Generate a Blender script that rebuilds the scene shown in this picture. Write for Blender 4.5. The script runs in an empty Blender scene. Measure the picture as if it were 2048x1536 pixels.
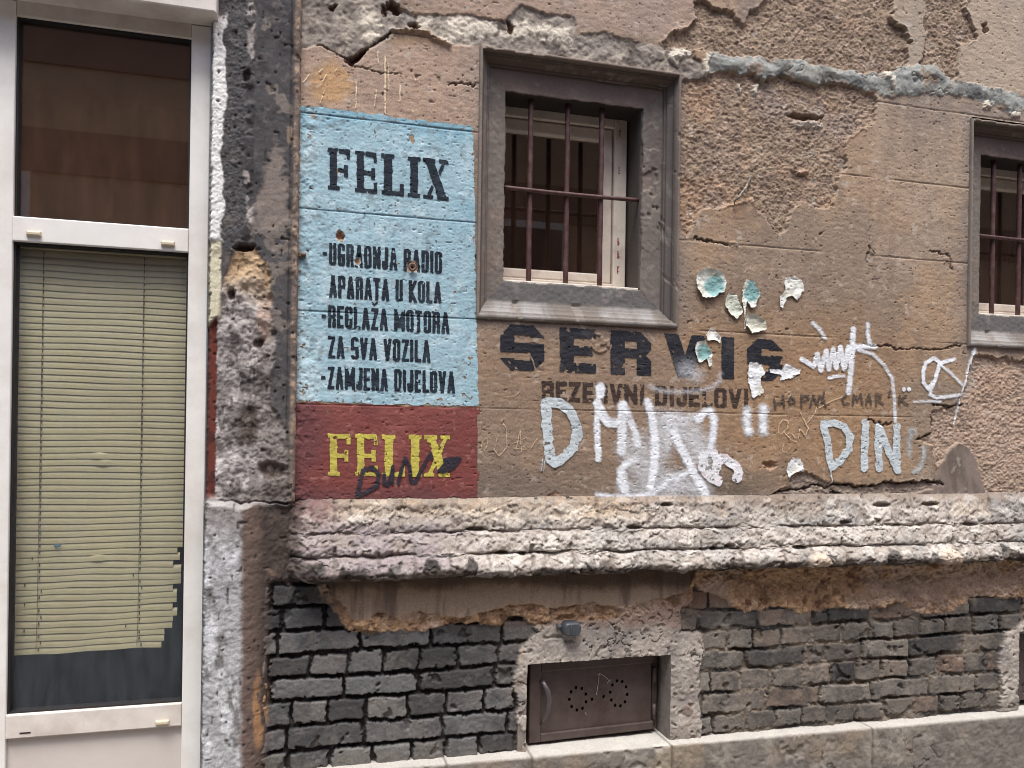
import bpy, math, random
import numpy as np
from mathutils import Matrix, Vector

# ------------------------------------------------------------------ camera, world, sun, exposure
F_PX, DIST, CAM_H = 1590.0, 2.7, 1.6
PSI, RHO, Y0 = 0.26276687, 0.0145898869, 854.062
scene = bpy.context.scene
C = scene.collection
cam = bpy.data.cameras.new('camera')
cam.lens = F_PX / 2048 * 36; cam.sensor_width = 36; cam.sensor_fit = 'HORIZONTAL'
cam.shift_y = (Y0 - 768) / 2048; cam.clip_start = 0.05; cam.clip_end = 500
cam_o = bpy.data.objects.new('camera', cam); C.objects.link(cam_o)
cam_o.matrix_world = (Matrix.Translation((0, -DIST, CAM_H)) @ Matrix.Rotation(-PSI, 4, 'Z')
                      @ Matrix.Rotation(math.pi / 2, 4, 'X') @ Matrix.Rotation(RHO, 4, 'Z'))
scene.camera = cam_o

SUN_EL, SUN_AZ = math.radians(66), math.radians(-28)      # azimuth measured from straight out of the wall, towards its left
world = bpy.data.worlds.new('World'); scene.world = world; world.use_nodes = True
wn = world.node_tree.nodes; wl = world.node_tree.links
sky = wn.new('ShaderNodeTexSky'); sky.sky_type = 'NISHITA'; sky.sun_disc = False
sky.sun_elevation = SUN_EL; sky.sun_rotation = math.pi + SUN_AZ
sky.air_density = 0.6; sky.dust_density = 3.0; sky.ozone_density = 1.0
bg = wn['Background']; bg.inputs[1].default_value = 0.11
wl.new(sky.outputs[0], bg.inputs[0])
sun = bpy.data.lights.new('sun', 'SUN'); sun.energy = 1.5; sun.angle = math.radians(22); sun.color = (.985, 1.0, .975)
sun_o = bpy.data.objects.new('sun', sun); C.objects.link(sun_o)
sd = Vector((math.sin(SUN_AZ) * math.cos(SUN_EL), -math.cos(SUN_AZ) * math.cos(SUN_EL), math.sin(SUN_EL)))
sun_o.rotation_euler = sd.to_track_quat('Z', 'Y').to_euler(); sun_o.location = (0, -3, 8)
scene.view_settings.view_transform = 'Standard'; scene.view_settings.look = 'None'
scene.view_settings.exposure = 1.44; scene.view_settings.gamma = 1.0
scene.cycles.max_bounces = 6; scene.cycles.diffuse_bounces = 3; scene.cycles.transparent_max_bounces = 12
scene.cycles.use_denoising = True; scene.cycles.filter_width = 1.0

# ------------------------------------------------------------------ picture point <-> wall point
cP, sP, cR, sR = math.cos(PSI), math.sin(PSI), math.cos(RHO), math.sin(RHO)
def wall(px, py, o=0.0):
    """the point (X, Z relative to the eye) where a picture point meets the plane standing o metres proud of the wall"""
    x = (px - 1024) / F_PX; y = -(py - Y0) / F_PX
    xr = cR * x - sR * y; yr = sR * x + cR * y
    dx = cP * xr + sP; dd = -sP * xr + cP
    k = (DIST - o) / dd
    return dx * k, yr * k
def pix(X, Z, o=0.0):
    d = DIST - o
    xr = cP * X - sP * d; dep = sP * X + cP * d
    xr = xr / dep; yr = Z / dep
    return 1024 + F_PX * (cR * xr + sR * yr), Y0 - F_PX * (-sR * xr + cR * yr)

# ------------------------------------------------------------------ noise and masks
_R = np.random.RandomState(7).rand(512, 512).astype(np.float32) * 2 - 1
def vn(x, y):
    xi = np.floor(x).astype(np.int32); yi = np.floor(y).astype(np.int32)
    fx = (x - xi).astype(np.float32); fy = (y - yi).astype(np.float32)
    fx = fx * fx * (3 - 2 * fx); fy = fy * fy * (3 - 2 * fy)
    x0 = xi & 511; x1 = (xi + 1) & 511; y0 = yi & 511; y1 = (yi + 1) & 511
    a = _R[x0, y0]; b = _R[x1, y0]; c = _R[x0, y1]; d = _R[x1, y1]
    return a + (b - a) * fx + (c - a) * fy + (a - b - c + d) * fx * fy
def fbm(x, y, f, octs=4, seed=0, gain=.55):
    s = 0; a = 1.0; t = 0
    for i in range(octs):
        ca, sa = math.cos(.6 * i), math.sin(.6 * i)
        s = s + a * vn((x * ca - y * sa) * f + seed * 17.31 + i * 5.7, (x * sa + y * ca) * f + seed * 9.17 + i * 3.3)
        t += a; a *= gain; f *= 2.07
    return s / t * 1.5
def worley(x, y, seed=0):
    xi = np.floor(x).astype(np.int32); yi = np.floor(y).astype(np.int32)
    f1 = np.full(x.shape, 9., np.float32); f2 = f1.copy(); cid = f1.copy()
    for dx in (-1, 0, 1):
        for dy in (-1, 0, 1):
            a = (xi + dx + seed * 31) & 511; b = (yi + dy + seed * 57) & 511
            d = np.hypot(xi + dx + .5 + .42 * _R[a, b] - x, yi + dy + .5 + .42 * _R[b, a] - y)
            n = d < f1; f2 = np.where(n, f1, np.minimum(f2, d)); cid = np.where(n, _R[(a + 101) & 511, (b + 77) & 511], cid); f1 = np.where(n, d, f1)
    return f1, f2, cid
def ss(a, b, x):
    t = np.clip((x - a) / (b - a), 0, 1); return t * t * (3 - 2 * t)
def _crop(px, py, pts, pad):
    xs = [p[0] for p in pts]; ys = [p[1] for p in pts]
    return np.nonzero((px > min(xs) - pad) & (px < max(xs) + pad) & (py > min(ys) - pad) & (py < max(ys) + pad))
def _seg(x, y, a, b):
    ax, ay = a; bx, by = b
    ex, ey = bx - ax, by - ay
    t = np.clip(((x - ax) * ex + (y - ay) * ey) / (ex * ex + ey * ey + 1e-9), 0, 1)
    return (x - ax - t * ex) ** 2 + (y - ay - t * ey) ** 2
def sdp(px, py, pts, pad=25):
    """signed picture distance to a polygon, negative inside"""
    out = np.full(px.shape, 99., np.float32)
    m = _crop(px, py, pts, pad); x = px[m]; y = py[m]
    if x.size == 0: return out
    d = np.full(x.shape, 1e9); ins = np.zeros(x.shape, bool)
    n = len(pts)
    for i in range(n):
        a, b = pts[i], pts[(i + 1) % n]
        d = np.minimum(d, _seg(x, y, a, b))
        if a[1] != b[1]:
            c = ((a[1] > y) != (b[1] > y)) & (x < (b[0] - a[0]) * (y - a[1]) / (b[1] - a[1]) + a[0])
            ins ^= c
    d = np.sqrt(d); out[m] = np.where(ins, -d, d)
    return out
def sdl(px, py, pts, pad=25):
    out = np.full(px.shape, 99., np.float32)
    m = _crop(px, py, pts, pad); x = px[m]; y = py[m]
    if x.size == 0: return out
    d = np.full(x.shape, 1e9)
    if len(pts) == 1: pts = [pts[0], pts[0]]
    for a, b in zip(pts[:-1], pts[1:]): d = np.minimum(d, _seg(x, y, a, b))
    out[m] = np.sqrt(d); return out
def ell(px, py, cx, cy, rx, ry):
    return np.hypot((px - cx) / rx, (py - cy) / ry)
def rgb(*c): return np.array(c, np.float32) / 255
def lin(c):
    return np.where(c <= .04045, c / 12.92, ((np.maximum(c, 0) + .055) / 1.055) ** 2.4)
def mixc(col, c, m):
    col += (np.asarray(c, np.float32) - col) * m[..., None]

# ------------------------------------------------------------------ materials
def mat_vcol(name, rough=.9, spec=.3, var=.22, vfreq=160, bump=.5, bfreq=260, pits=.0):
    m = bpy.data.materials.new(name); m.use_nodes = True
    n, l = m.node_tree.nodes, m.node_tree.links
    p = n['Principled BSDF']; p.inputs['Roughness'].default_value = rough; p.inputs['Specular IOR Level'].default_value = spec
    at = n.new('ShaderNodeAttribute'); at.attribute_name = 'Col'
    tc = n.new('ShaderNodeTexCoord')
    nz = n.new('ShaderNodeTexNoise'); nz.inputs['Scale'].default_value = vfreq; nz.inputs['Detail'].default_value = 5; nz.inputs['Roughness'].default_value = .65
    l.new(tc.outputs['Object'], nz.inputs['Vector'])
    mr = n.new('ShaderNodeMapRange'); mr.inputs[1].default_value = .3; mr.inputs[2].default_value = .7
    mr.inputs[3].default_value = 1 - var; mr.inputs[4].default_value = 1 + var
    l.new(nz.outputs[0], mr.inputs[0])
    mx = n.new('ShaderNodeMix'); mx.data_type = 'RGBA'; mx.blend_type = 'MULTIPLY'; mx.inputs[0].default_value = 1
    l.new(at.outputs['Color'], mx.inputs[6]); l.new(mr.outputs[0], mx.inputs[7])
    l.new(mx.outputs[2], p.inputs['Base Color'])
    if bump:
        b1 = n.new('ShaderNodeTexNoise'); b1.inputs['Scale'].default_value = bfreq; b1.inputs['Detail'].default_value = 6; b1.inputs['Roughness'].default_value = .7
        l.new(tc.outputs['Object'], b1.inputs['Vector'])
        bp = n.new('ShaderNodeBump'); bp.inputs['Distance'].default_value = .004
        mm = n.new('ShaderNodeMath'); mm.operation = 'MULTIPLY'; mm.inputs[1].default_value = bump
        l.new(at.outputs['Alpha'], mm.inputs[0]); l.new(mm.outputs[0], bp.inputs['Strength'])
        l.new(b1.outputs[0], bp.inputs['Height']); l.new(bp.outputs[0], p.inputs['Normal'])
    return m
def mat_plain(name, c, rough=.6, spec=.4, metal=0, var=.15, vfreq=30, bump=.1, bfreq=150, dirt=None, dfreq=6, damt=.5):
    m = bpy.data.materials.new(name); m.use_nodes = True
    n, l = m.node_tree.nodes, m.node_tree.links
    p = n['Principled BSDF']; p.inputs['Roughness'].default_value = rough; p.inputs['Specular IOR Level'].default_value = spec
    p.inputs['Metallic'].default_value = metal
    tc = n.new('ShaderNodeTexCoord')
    nz = n.new('ShaderNodeTexNoise'); nz.inputs['Scale'].default_value = vfreq; nz.inputs['Detail'].default_value = 6; nz.inputs['Roughness'].default_value = .65
    l.new(tc.outputs['Object'], nz.inputs['Vector'])
    mr = n.new('ShaderNodeMapRange'); mr.inputs[1].default_value = .3; mr.inputs[2].default_value = .7
    mr.inputs[3].default_value = 1 - var; mr.inputs[4].default_value = 1 + var
    l.new(nz.outputs[0], mr.inputs[0])
    mx = n.new('ShaderNodeMix'); mx.data_type = 'RGBA'; mx.blend_type = 'MULTIPLY'; mx.inputs[0].default_value = 1
    lc = lin(rgb(*c)); mx.inputs[6].default_value = (*lc, 1)
    if dirt is not None:
        dz = n.new('ShaderNodeTexNoise'); dz.inputs['Scale'].default_value = dfreq; dz.inputs['Detail'].default_value = 8; dz.inputs['Roughness'].default_value = .7
        l.new(tc.outputs['Object'], dz.inputs['Vector'])
        dr = n.new('ShaderNodeMapRange'); dr.inputs[1].default_value = .45; dr.inputs[2].default_value = .75; dr.inputs[3].default_value = 0; dr.inputs[4].default_value = damt
        l.new(dz.outputs[0], dr.inputs[0])
        dm = n.new('ShaderNodeMix'); dm.data_type = 'RGBA'; dm.inputs[6].default_value = (*lc, 1); dm.inputs[7].default_value = (*lin(rgb(*dirt)), 1)
        l.new(dr.outputs[0], dm.inputs[0]); l.new(dm.outputs[2], mx.inputs[6])
    l.new(mr.outputs[0], mx.inputs[7]); l.new(mx.outputs[2], p.inputs['Base Color'])
    if bump:
        b1 = n.new('ShaderNodeTexNoise'); b1.inputs['Scale'].default_value = bfreq; b1.inputs['Detail'].default_value = 5
        l.new(tc.outputs['Object'], b1.inputs['Vector'])
        bp = n.new('ShaderNodeBump'); bp.inputs['Distance'].default_value = .003; bp.inputs['Strength'].default_value = bump
        l.new(b1.outputs[0], bp.inputs['Height']); l.new(bp.outputs[0], p.inputs['Normal'])
    return m
def mat_glass(name, ior=1.9, tint=(.75, .75, .75), haze=.0, hazec=(200, 205, 210)):
    m = bpy.data.materials.new(name); m.use_nodes = True
    n, l = m.node_tree.nodes, m.node_tree.links
    n.remove(n['Principled BSDF'])
    tr = n.new('ShaderNodeBsdfTransparent'); tr.inputs[0].default_value = (*tint, 1)
    gl = n.new('ShaderNodeBsdfGlossy'); gl.inputs['Roughness'].default_value = .015
    fr = n.new('ShaderNodeFresnel'); fr.inputs[0].default_value = ior
    ge = n.new('ShaderNodeNewGeometry'); im = n.new('ShaderNodeMapRange'); im.inputs[3].default_value = ior; im.inputs[4].default_value = 1 / ior
    l.new(ge.outputs['Backfacing'], im.inputs[0]); l.new(im.outputs[0], fr.inputs[0])
    mx = n.new('ShaderNodeMixShader')
    l.new(fr.outputs[0], mx.inputs[0]); l.new(gl.outputs[0], mx.inputs[2])
    if haze:
        df = n.new('ShaderNodeBsdfDiffuse'); df.inputs[0].default_value = (*lin(rgb(*hazec)), 1)
        tc = n.new('ShaderNodeTexCoord'); mp = n.new('ShaderNodeMapping'); mp.inputs['Scale'].default_value = (9, 9, 2.2)
        nz = n.new('ShaderNodeTexNoise'); nz.inputs['Scale'].default_value = 2.0; nz.inputs['Detail'].default_value = 7; nz.inputs['Roughness'].default_value = .7
        l.new(tc.outputs['Object'], mp.inputs[0]); l.new(mp.outputs[0], nz.inputs[0])
        mr = n.new('ShaderNodeMapRange'); mr.inputs[1].default_value = .4; mr.inputs[2].default_value = .8; mr.inputs[3].default_value = haze * .35; mr.inputs[4].default_value = haze
        l.new(nz.outputs[0], mr.inputs[0])
        m2 = n.new('ShaderNodeMixShader'); l.new(mr.outputs[0], m2.inputs[0]); l.new(tr.outputs[0], m2.inputs[1]); l.new(df.outputs[0], m2.inputs[2])
        l.new(m2.outputs[0], mx.inputs[1])
    else:
        l.new(tr.outputs[0], mx.inputs[1])
    l.new(mx.outputs[0], n['Material Output'].inputs[0])
    return m
M = {}
M['plaster'] = mat_vcol('weathered_plaster', bump=.6, bfreq=330, var=.24, vfreq=240)
M['brick'] = mat_vcol('sooty_brick', bump=.8, bfreq=240, var=.22, vfreq=150)
M['stone'] = mat_vcol('crumbling_stucco', bump=.8, bfreq=240, var=.2, vfreq=170)
M['paint'] = mat_vcol('wall_paint', rough=.75, spec=.3, bump=.22, bfreq=420, var=.09, vfreq=120)
M['spray'] = mat_vcol('spray_paint', rough=.6, spec=.35, bump=0, var=.07, vfreq=90)
_n = M['spray'].node_tree.nodes; M['spray'].node_tree.links.new(next(x for x in _n if x.type == 'ATTRIBUTE').outputs['Alpha'], _n['Principled BSDF'].inputs['Alpha'])
M['flake'] = mat_vcol('paint_flake', rough=.6, spec=.35, bump=.3, bfreq=300, var=.07, vfreq=90)
M['surround'] = mat_vcol('grey_moulded_render', bump=.4, bfreq=300, var=.14, vfreq=140)
M['alu'] = mat_plain('white_coated_aluminium', (230, 226, 220), rough=.45, spec=.45, var=.05, vfreq=12, bump=.03, dirt=(180, 160, 145), dfreq=3.5, damt=.45)
M['alu_dirty'] = mat_plain('dusty_white_aluminium', (216, 207, 198), rough=.55, spec=.35, var=.07, vfreq=14, bump=.04, dirt=(160, 140, 125), dfreq=5, damt=.6)
M['alu_panel'] = mat_plain('dusty_panel', (202, 193, 186), rough=.6, spec=.3, var=.05, vfreq=8, bump=.03, dirt=(165, 150, 140), dfreq=4, damt=.5)
M['gasket'] = mat_plain('black_gasket', (35, 32, 32), rough=.7, var=.1)
M['plug'] = mat_plain('beige_plastic', (200, 185, 160), rough=.5, var=.05)
M['slat'] = mat_plain('olive_cream_slat', (190, 181, 144), rough=.5, spec=.4, var=.06, vfreq=9, bump=.0, dirt=(172, 158, 122), dfreq=4, damt=.5)
M['cord'] = mat_plain('dark_cord', (70, 64, 45), rough=.9, var=.1)
M['dark_room'] = mat_plain('dim_room_lining', (58, 56, 58), rough=.9, var=.2, vfreq=3)
M['reflection_board'] = mat_plain('reflection_brown', (92, 66, 50), rough=.7, var=.12, vfreq=4)  # for the added board that imitates the brown reflection
M['cellar'] = mat_plain('dark_cellar', (30, 26, 25), rough=.95, var=.1)
M['sash'] = mat_plain('cream_window_paint', (216, 204, 190), rough=.5, spec=.4, var=.07, vfreq=20, bump=.05, dirt=(150, 130, 112), dfreq=9, damt=.6)
M['tape'] = mat_plain('red_printed_mark', (150, 60, 45), rough=.7, var=.1)
M['curtain'] = mat_plain('brown_curtain', (92, 74, 62), rough=.95, var=.18, vfreq=10)
M['iron_bar'] = mat_plain('rust_red_iron', (74, 44, 42), rough=.55, spec=.45, var=.22, vfreq=60, bump=.3, dirt=(110, 90, 84), dfreq=30, damt=.6)
M['hatch_iron'] = mat_plain('brown_sheet_iron', (80, 68, 64), rough=.5, spec=.45, metal=.15, var=.16, vfreq=25, bump=.2, dirt=(58, 40, 34), dfreq=6, damt=.9)
M['handle_iron'] = mat_plain('worn_iron', (92, 84, 84), rough=.4, spec=.5, metal=.5, var=.15, vfreq=40, bump=.1)
M['box'] = mat_plain('grey_bakelite', (66, 70, 76), rough=.4, spec=.5, var=.1, vfreq=40, bump=.05, dirt=(95, 92, 88), dfreq=25, damt=.5)
M['rust'] = mat_plain('rusty_fixing', (112, 92, 78), rough=.8, var=.3, vfreq=120, bump=.4)
M['asphalt'] = mat_plain('asphalt', (70, 68, 66), rough=.9, var=.25, vfreq=60, bump=.3)
M['paving'] = mat_plain('concrete_paving', (140, 136, 130), rough=.9, var=.15, vfreq=20, bump=.2, dirt=(105, 100, 95), dfreq=2, damt=.6)
M['opp'] = mat_plain('tan_stucco', (186, 150, 116), rough=.9, var=.12, vfreq=3, bump=.1)
M['opp_dark'] = mat_plain('brown_stucco', (140, 104, 82), rough=.9, var=.12, vfreq=3, bump=.1)
M['pane'] = mat_glass('window_glass', ior=2.0, tint=(.75, .7, .66), haze=.12, hazec=(128, 98, 82))  # brown haze puts the warm street reflection into the glass colour
M['pane_up'] = mat_glass('shop_glass', ior=2.5, tint=(.8, .76, .72), haze=.2, hazec=(150, 112, 90))  # dusty brown haze that also paints in the reflected facade's tone
M['pane_low'] = mat_glass('dusty_shop_glass', ior=1.5, tint=(.97, .97, .97), haze=.09, hazec=(170, 182, 190))

# ------------------------------------------------------------------ object helpers
def tag(o, label=None, cat=None, group=None, kind=None):
    if label: o['label'] = label
    if cat: o['category'] = cat
    if group: o['group'] = group
    if kind: o['kind'] = kind
    return o
def thing(name, label, cat, loc, group=None):
    o = bpy.data.objects.new(name, None); C.objects.link(o)
    o.location = loc; o.empty_display_size = .1
    return tag(o, label, cat, group)
def W(o):                                    # world translation through parents that only translate
    v = Vector(o.location)
    while o.parent is not None:
        o = o.parent; v += Vector(o.location)
    return v
def link(name, me, mat, parent=None, label=None):
    o = bpy.data.objects.new(name, me); C.objects.link(o)
    if mat is not None: me.materials.append(mat)
    if parent is not None:
        o.parent = parent; o.location = -W(parent)
    if label: o['label'] = label
    return o
def mesh_np(name, co, faces, col=None, smooth=True):
    """co (n,3); faces (m,4) or (m,3); col (n,4) sRGB + bump weight"""
    me = bpy.data.meshes.new(name)
    n, (m, k) = len(co), faces.shape
    me.vertices.add(n); me.vertices.foreach_set('co', np.ascontiguousarray(co, np.float32).ravel())
    me.loops.add(m * k); me.loops.foreach_set('vertex_index', np.ascontiguousarray(faces, np.int32).ravel())
    me.polygons.add(m); me.polygons.foreach_set('loop_start', np.arange(0, m * k, k, dtype=np.int32))
    me.polygons.foreach_set('loop_total', np.full(m, k, np.int32))
    me.polygons.foreach_set('use_smooth', np.full(m, smooth, bool))
    me.update(calc_edges=True)
    if col is not None:
        a = me.color_attributes.new('Col', 'FLOAT_COLOR', 'POINT')
        c = np.array(col, np.float32); c[:, :3] = lin(np.clip(c[:, :3], 0, 1))
        a.data.foreach_set('color', c.ravel())
    return me
def grid_faces(nu, nv, keep=None):
    idx = np.arange(nu * nv).reshape(nu, nv)
    f = np.stack([idx[:-1, :-1], idx[1:, :-1], idx[1:, 1:], idx[:-1, 1:]], -1)
    return f.reshape(-1, 4) if keep is None else f[keep]
def compact(co, faces, col):
    used = np.unique(faces); r = np.zeros(len(co), np.int32); r[used] = np.arange(len(used))
    return co[used], r[faces], (None if col is None else col[used])
class Field:                                  # a relief: o(X, Z) sampled on a grid, other things can be laid on it
    def __init__(s, us, vs): s.us, s.vs = us, vs; s.X, s.Z = np.meshgrid(us, vs, indexing='ij'); s.px, s.py = pix(s.X, s.Z)
    def sample(s, X, Z):
        i = np.clip(np.interp(X, s.us, np.arange(len(s.us))), 0, len(s.us) - 1.001); j = np.clip(np.interp(Z, s.vs, np.arange(len(s.vs))), 0, len(s.vs) - 1.001)
        i0 = i.astype(int); j0 = j.astype(int); a = i - i0; b = j - j0; H = s.H
        return (H[i0, j0] * (1 - a) * (1 - b) + H[i0 + 1, j0] * a * (1 - b) + H[i0, j0 + 1] * (1 - a) * b + H[i0 + 1, j0 + 1] * a * b)
    def build(s, name, mat, parent, keep=None, label=None):
        co = np.stack([s.X, -s.H, s.Z + CAM_H], -1).reshape(-1, 3)
        col = np.concatenate([s.col, s.B[..., None]], -1).reshape(-1, 4)
        f = grid_faces(len(s.us), len(s.vs), keep)
        co, f, col = compact(co, f, col)
        return link(name, mesh_np(name, co, f, col), mat, parent, label)
def cells(a): return (a[:-1, :-1] + a[1:, :-1] + a[1:, 1:] + a[:-1, 1:]) / 4

def skin(name, box, res, maskf, colf, off, field, mat, parent=None, label=None, extra=None, alpha=None):
    """a coat of paint on a relief: cells where maskf(px, py, X, Z) < 0, lifted off metres"""
    pts = [wall(*p) for p in ((box[0], box[1]), (box[2], box[1]), (box[0], box[3]), (box[2], box[3]))]
    x0 = min(p[0] for p in pts); x1 = max(p[0] for p in pts); z0 = min(p[1] for p in pts); z1 = max(p[1] for p in pts)
    us = np.arange(x0, x1 + res, res); vs = np.arange(z0, z1 + res, res)
    X, Z = np.meshgrid(us, vs, indexing='ij'); px, py = pix(X, Z)
    m = maskf(px, py, X, Z)
    cm = cells(m) < 0
    H = field.sample(X, Z) + off
    if extra is not None: H = H + extra(px, py, X, Z, m)
    co = np.stack([X, -H, Z + CAM_H], -1).reshape(-1, 3)
    col = colf(px, py, X, Z) if callable(colf) else np.broadcast_to(np.asarray(colf, np.float32), X.shape + (3,)).copy()
    col = np.concatenate([col, np.full(X.shape + (1,), .6) if alpha is None else alpha(px, py, X, Z)[..., None]], -1).reshape(-1, 4)
    f = grid_faces(len(us), len(vs), cm)
    if len(f) == 0: raise RuntimeError('empty ' + name)
    co, f, col = compact(co, f, col)
    return link(name, mesh_np(name, co, f, col), mat, parent, label)

class MB:                                      # plain solids: boxes and tubes gathered into one mesh
    def __init__(s): s.v, s.f = [], []
    def box(s, x0, x1, o0, o1, z0, z1, bev=0.0):
        """o0 < o1 are distances out of the wall; z relative to the eye"""
        b = bev; n = len(s.v)
        if b <= 0:
            for x in (x0, x1):
                for o in (o0, o1):
                    for z in (z0, z1): s.v.append((x, -o, z + CAM_H))
            s.f += [tuple(n + i for i in q) for q in ((0, 1, 3, 2), (4, 6, 7, 5), (0, 4, 5, 1), (2, 3, 7, 6), (0, 2, 6, 4), (1, 5, 7, 3))]
        else:                                   # front edges chamfered
            ring = lambda i, o: [(x0 + i, -o, z0 + i + CAM_H), (x1 - i, -o, z0 + i + CAM_H), (x1 - i, -o, z1 - i + CAM_H), (x0 + i, -o, z1 - i + CAM_H)]
            s.v += ring(0, o0) + ring(0, o1 - b) + ring(b * .35, o1 - b * .3) + ring(b, o1)
            for r in range(3):
                for i in range(4):
                    j = (i + 1) % 4; a = n + r * 4
                    s.f.append((a + i, a + j, a + 4 + j, a + 4 + i))
            s.f.append(tuple(n + 12 + i for i in range(4))); s.f.append(tuple(n + 3 - i for i in range(4)))
        return s
    def tube(s, pts, r, seg=12, cap=True, flat=1.0):
        """pts are (X, o, Z)"""
        P = [Vector((p[0], -p[1], p[2] + CAM_H)) for p in pts]; n0 = len(s.v)
        rr = r if isinstance(r, (list, tuple)) else [r] * len(P)
        for i, p in enumerate(P):
            t = (P[min(i + 1, len(P) - 1)] - P[max(i - 1, 0)]).normalized()
            a = t.cross(Vector((0, 1, 0)));
            if a.length < .1: a = t.cross(Vector((1, 0, 0)))
            a.normalize(); b = t.cross(a)
            for k in range(seg):
                w = 2 * math.pi * k / seg
                s.v.append(tuple(p + a * math.cos(w) * rr[i] + b * math.sin(w) * rr[i] * flat))
        for i in range(len(P) - 1):
            for k in range(seg):
                q = (k + 1) % seg; a = n0 + i * seg
                s.f.append((a + k, a + q, a + seg + q, a + seg + k))
        if cap:
            s.f.append(tuple(n0 + k for k in reversed(range(seg)))); s.f.append(tuple(n0 + (len(P) - 1) * seg + k for k in range(seg)))
        return s
    def build(s, name, mat, parent=None, label=None, smooth=False):
        me = bpy.data.meshes.new(name); me.from_pydata(s.v, [], s.f); me.update()
        if smooth:
            for p in me.polygons: p.use_smooth = len(p.vertices) == 4
        return link(name, me, mat, parent, label)

# ------------------------------------------------------------------ the plastered house wall (relief)
WX0, WX1, WZ1, WZ0 = .594, 1.357, 1.322, .379          # outline of the first window surround at the wall plane
STEP = 2.086                                           # from one window to the next
LOFF = -.007                                           # left edge of the wall proper
def axis(parts):
    out = []
    for a, b, st in parts: out.append(np.linspace(a, b, max(2, int(round((b - a) / st)) + 1)))
    return np.unique(np.concatenate(out).round(5))
house = thing('plastered_house', 'old house wall of peeling tan plaster over sooty brick, with two barred windows', 'building', (1.5, 0, 0))

TLC = [(590, -40), (790, -40), (800, 10), (830, 25), (870, 30), (940, 30), (1010, 38), (1040, 10), (1075, 18), (1150, 35), (1155, 70), (1200, 60), (1245, 75), (1290, 85), (1330, 95), (1380, 95), (1400, 120), (1420, 160), (1365, 155), (960, 92), (905, 92), (890, 88), (850, 64), (800, 58), (785, 62), (765, 90), (735, 108), (700, 122), (690, 125), (692, 112), (640, 92), (590, 100)]
BAND = [(1418, 100), (1470, 110), (1500, 115), (1540, 125), (1580, 115), (1620, 125), (1680, 135), (1740, 150), (1780, 140), (1840, 130), (1870, 130), (1900, 160), (1960, 170), (2000, 180), (2060, 200), (2200, 225), (2200, 262), (2060, 236), (2010, 225), (1960, 205), (1900, 190), (1850, 190), (1820, 196), (1780, 195), (1750, 182), (1720, 178), (1690, 165), (1650, 165), (1625, 170), (1600, 165), (1560, 150), (1530, 160), (1500, 150), (1450, 145), (1420, 142)]
EX1 = [(1392, -60), (1392, 0), (1415, 0), (1440, 20), (1470, 25), (1487, 50), (1500, 22), (1520, 15), (1532, 0), (1540, -60), (1790, -60), (1787, 37), (1811, 55), (1818, 84), (1811, 139), (1740, 152), (1680, 140), (1580, 120), (1500, 118), (1430, 108), (1400, 98), (1330, 98), (1325, 85), (1345, 65), (1375, 55), (1388, 35)]
EX1B = [(1851, -60), (1928, -60), (1932, 0), (1940, 50), (1957, 78), (1918, 88), (1918, 150), (1900, 165), (1840, 135), (1850, 80)]
EX2 = [(1362, 150), (1450, 142), (1500, 148), (1560, 148), (1600, 163), (1650, 163), (1720, 176), (1755, 198), (1748, 245), (1697, 280), (1690, 310), (1693, 330), (1685, 345), (1668, 362), (1675, 375), (1668, 415), (1640, 420), (1625, 410), (1600, 405), (1582, 435), (1572, 462), (1555, 468), (1535, 440), (1515, 420), (1505, 395), (1470, 405), (1415, 418), (1398, 425), (1388, 455), (1370, 475), (1358, 440)]
EX3 = [(1945, 712), (2300, 735), (2300, 1025), (1970, 1025), (1968, 960), (1955, 920), (1935, 893), (1915, 886), (1895, 915), (1875, 935), (1862, 893), (1845, 885), (1838, 877), (1862, 868), (1860, 842), (1865, 825), (1890, 820), (1905, 815), (1925, 790), (1935, 750)]
ARCH = [(1800, 1015), (1826, 988), (1864, 978), (1876, 944), (1888, 914), (1902, 896), (1918, 887), (1934, 891), (1948, 907), (1959, 935), (1967, 970), (1972, 1015)]
EXB = [(1480, 1015), (1535, 998), (1545, 990), (1575, 972), (1574, 955), (1607, 944), (1640, 958), (1664, 968), (1747, 970), (1779, 962), (1872, 963), (1884, 971), (1872, 985), (1830, 990), (1790, 1015)]
PATCH_PALE = [(1790, -60), (1787, 37), (1811, 55), (1818, 84), (1811, 139), (1840, 131), (1853, 80), (1851, -60)]
PATCH_R = [(1930, -60), (1932, 0), (1940, 50), (1957, 78), (1918, 88), (1918, 165), (1960, 172), (2060, 196), (2200, 200), (2200, -60)]
BLUE = [(596, 210), (700, 222), (760, 230), (840, 241), (946, 253), (949, 400), (952, 620), (957, 812), (770, 809), (591, 803), (592, 600)]
RED = [(590, 804), (770, 810), (959, 815), (958, 900), (956, 1001), (760, 1002), (660, 1004), (588, 1010)]
JOINTS = [1.325, 1.02, .707, .372, .064]

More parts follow.
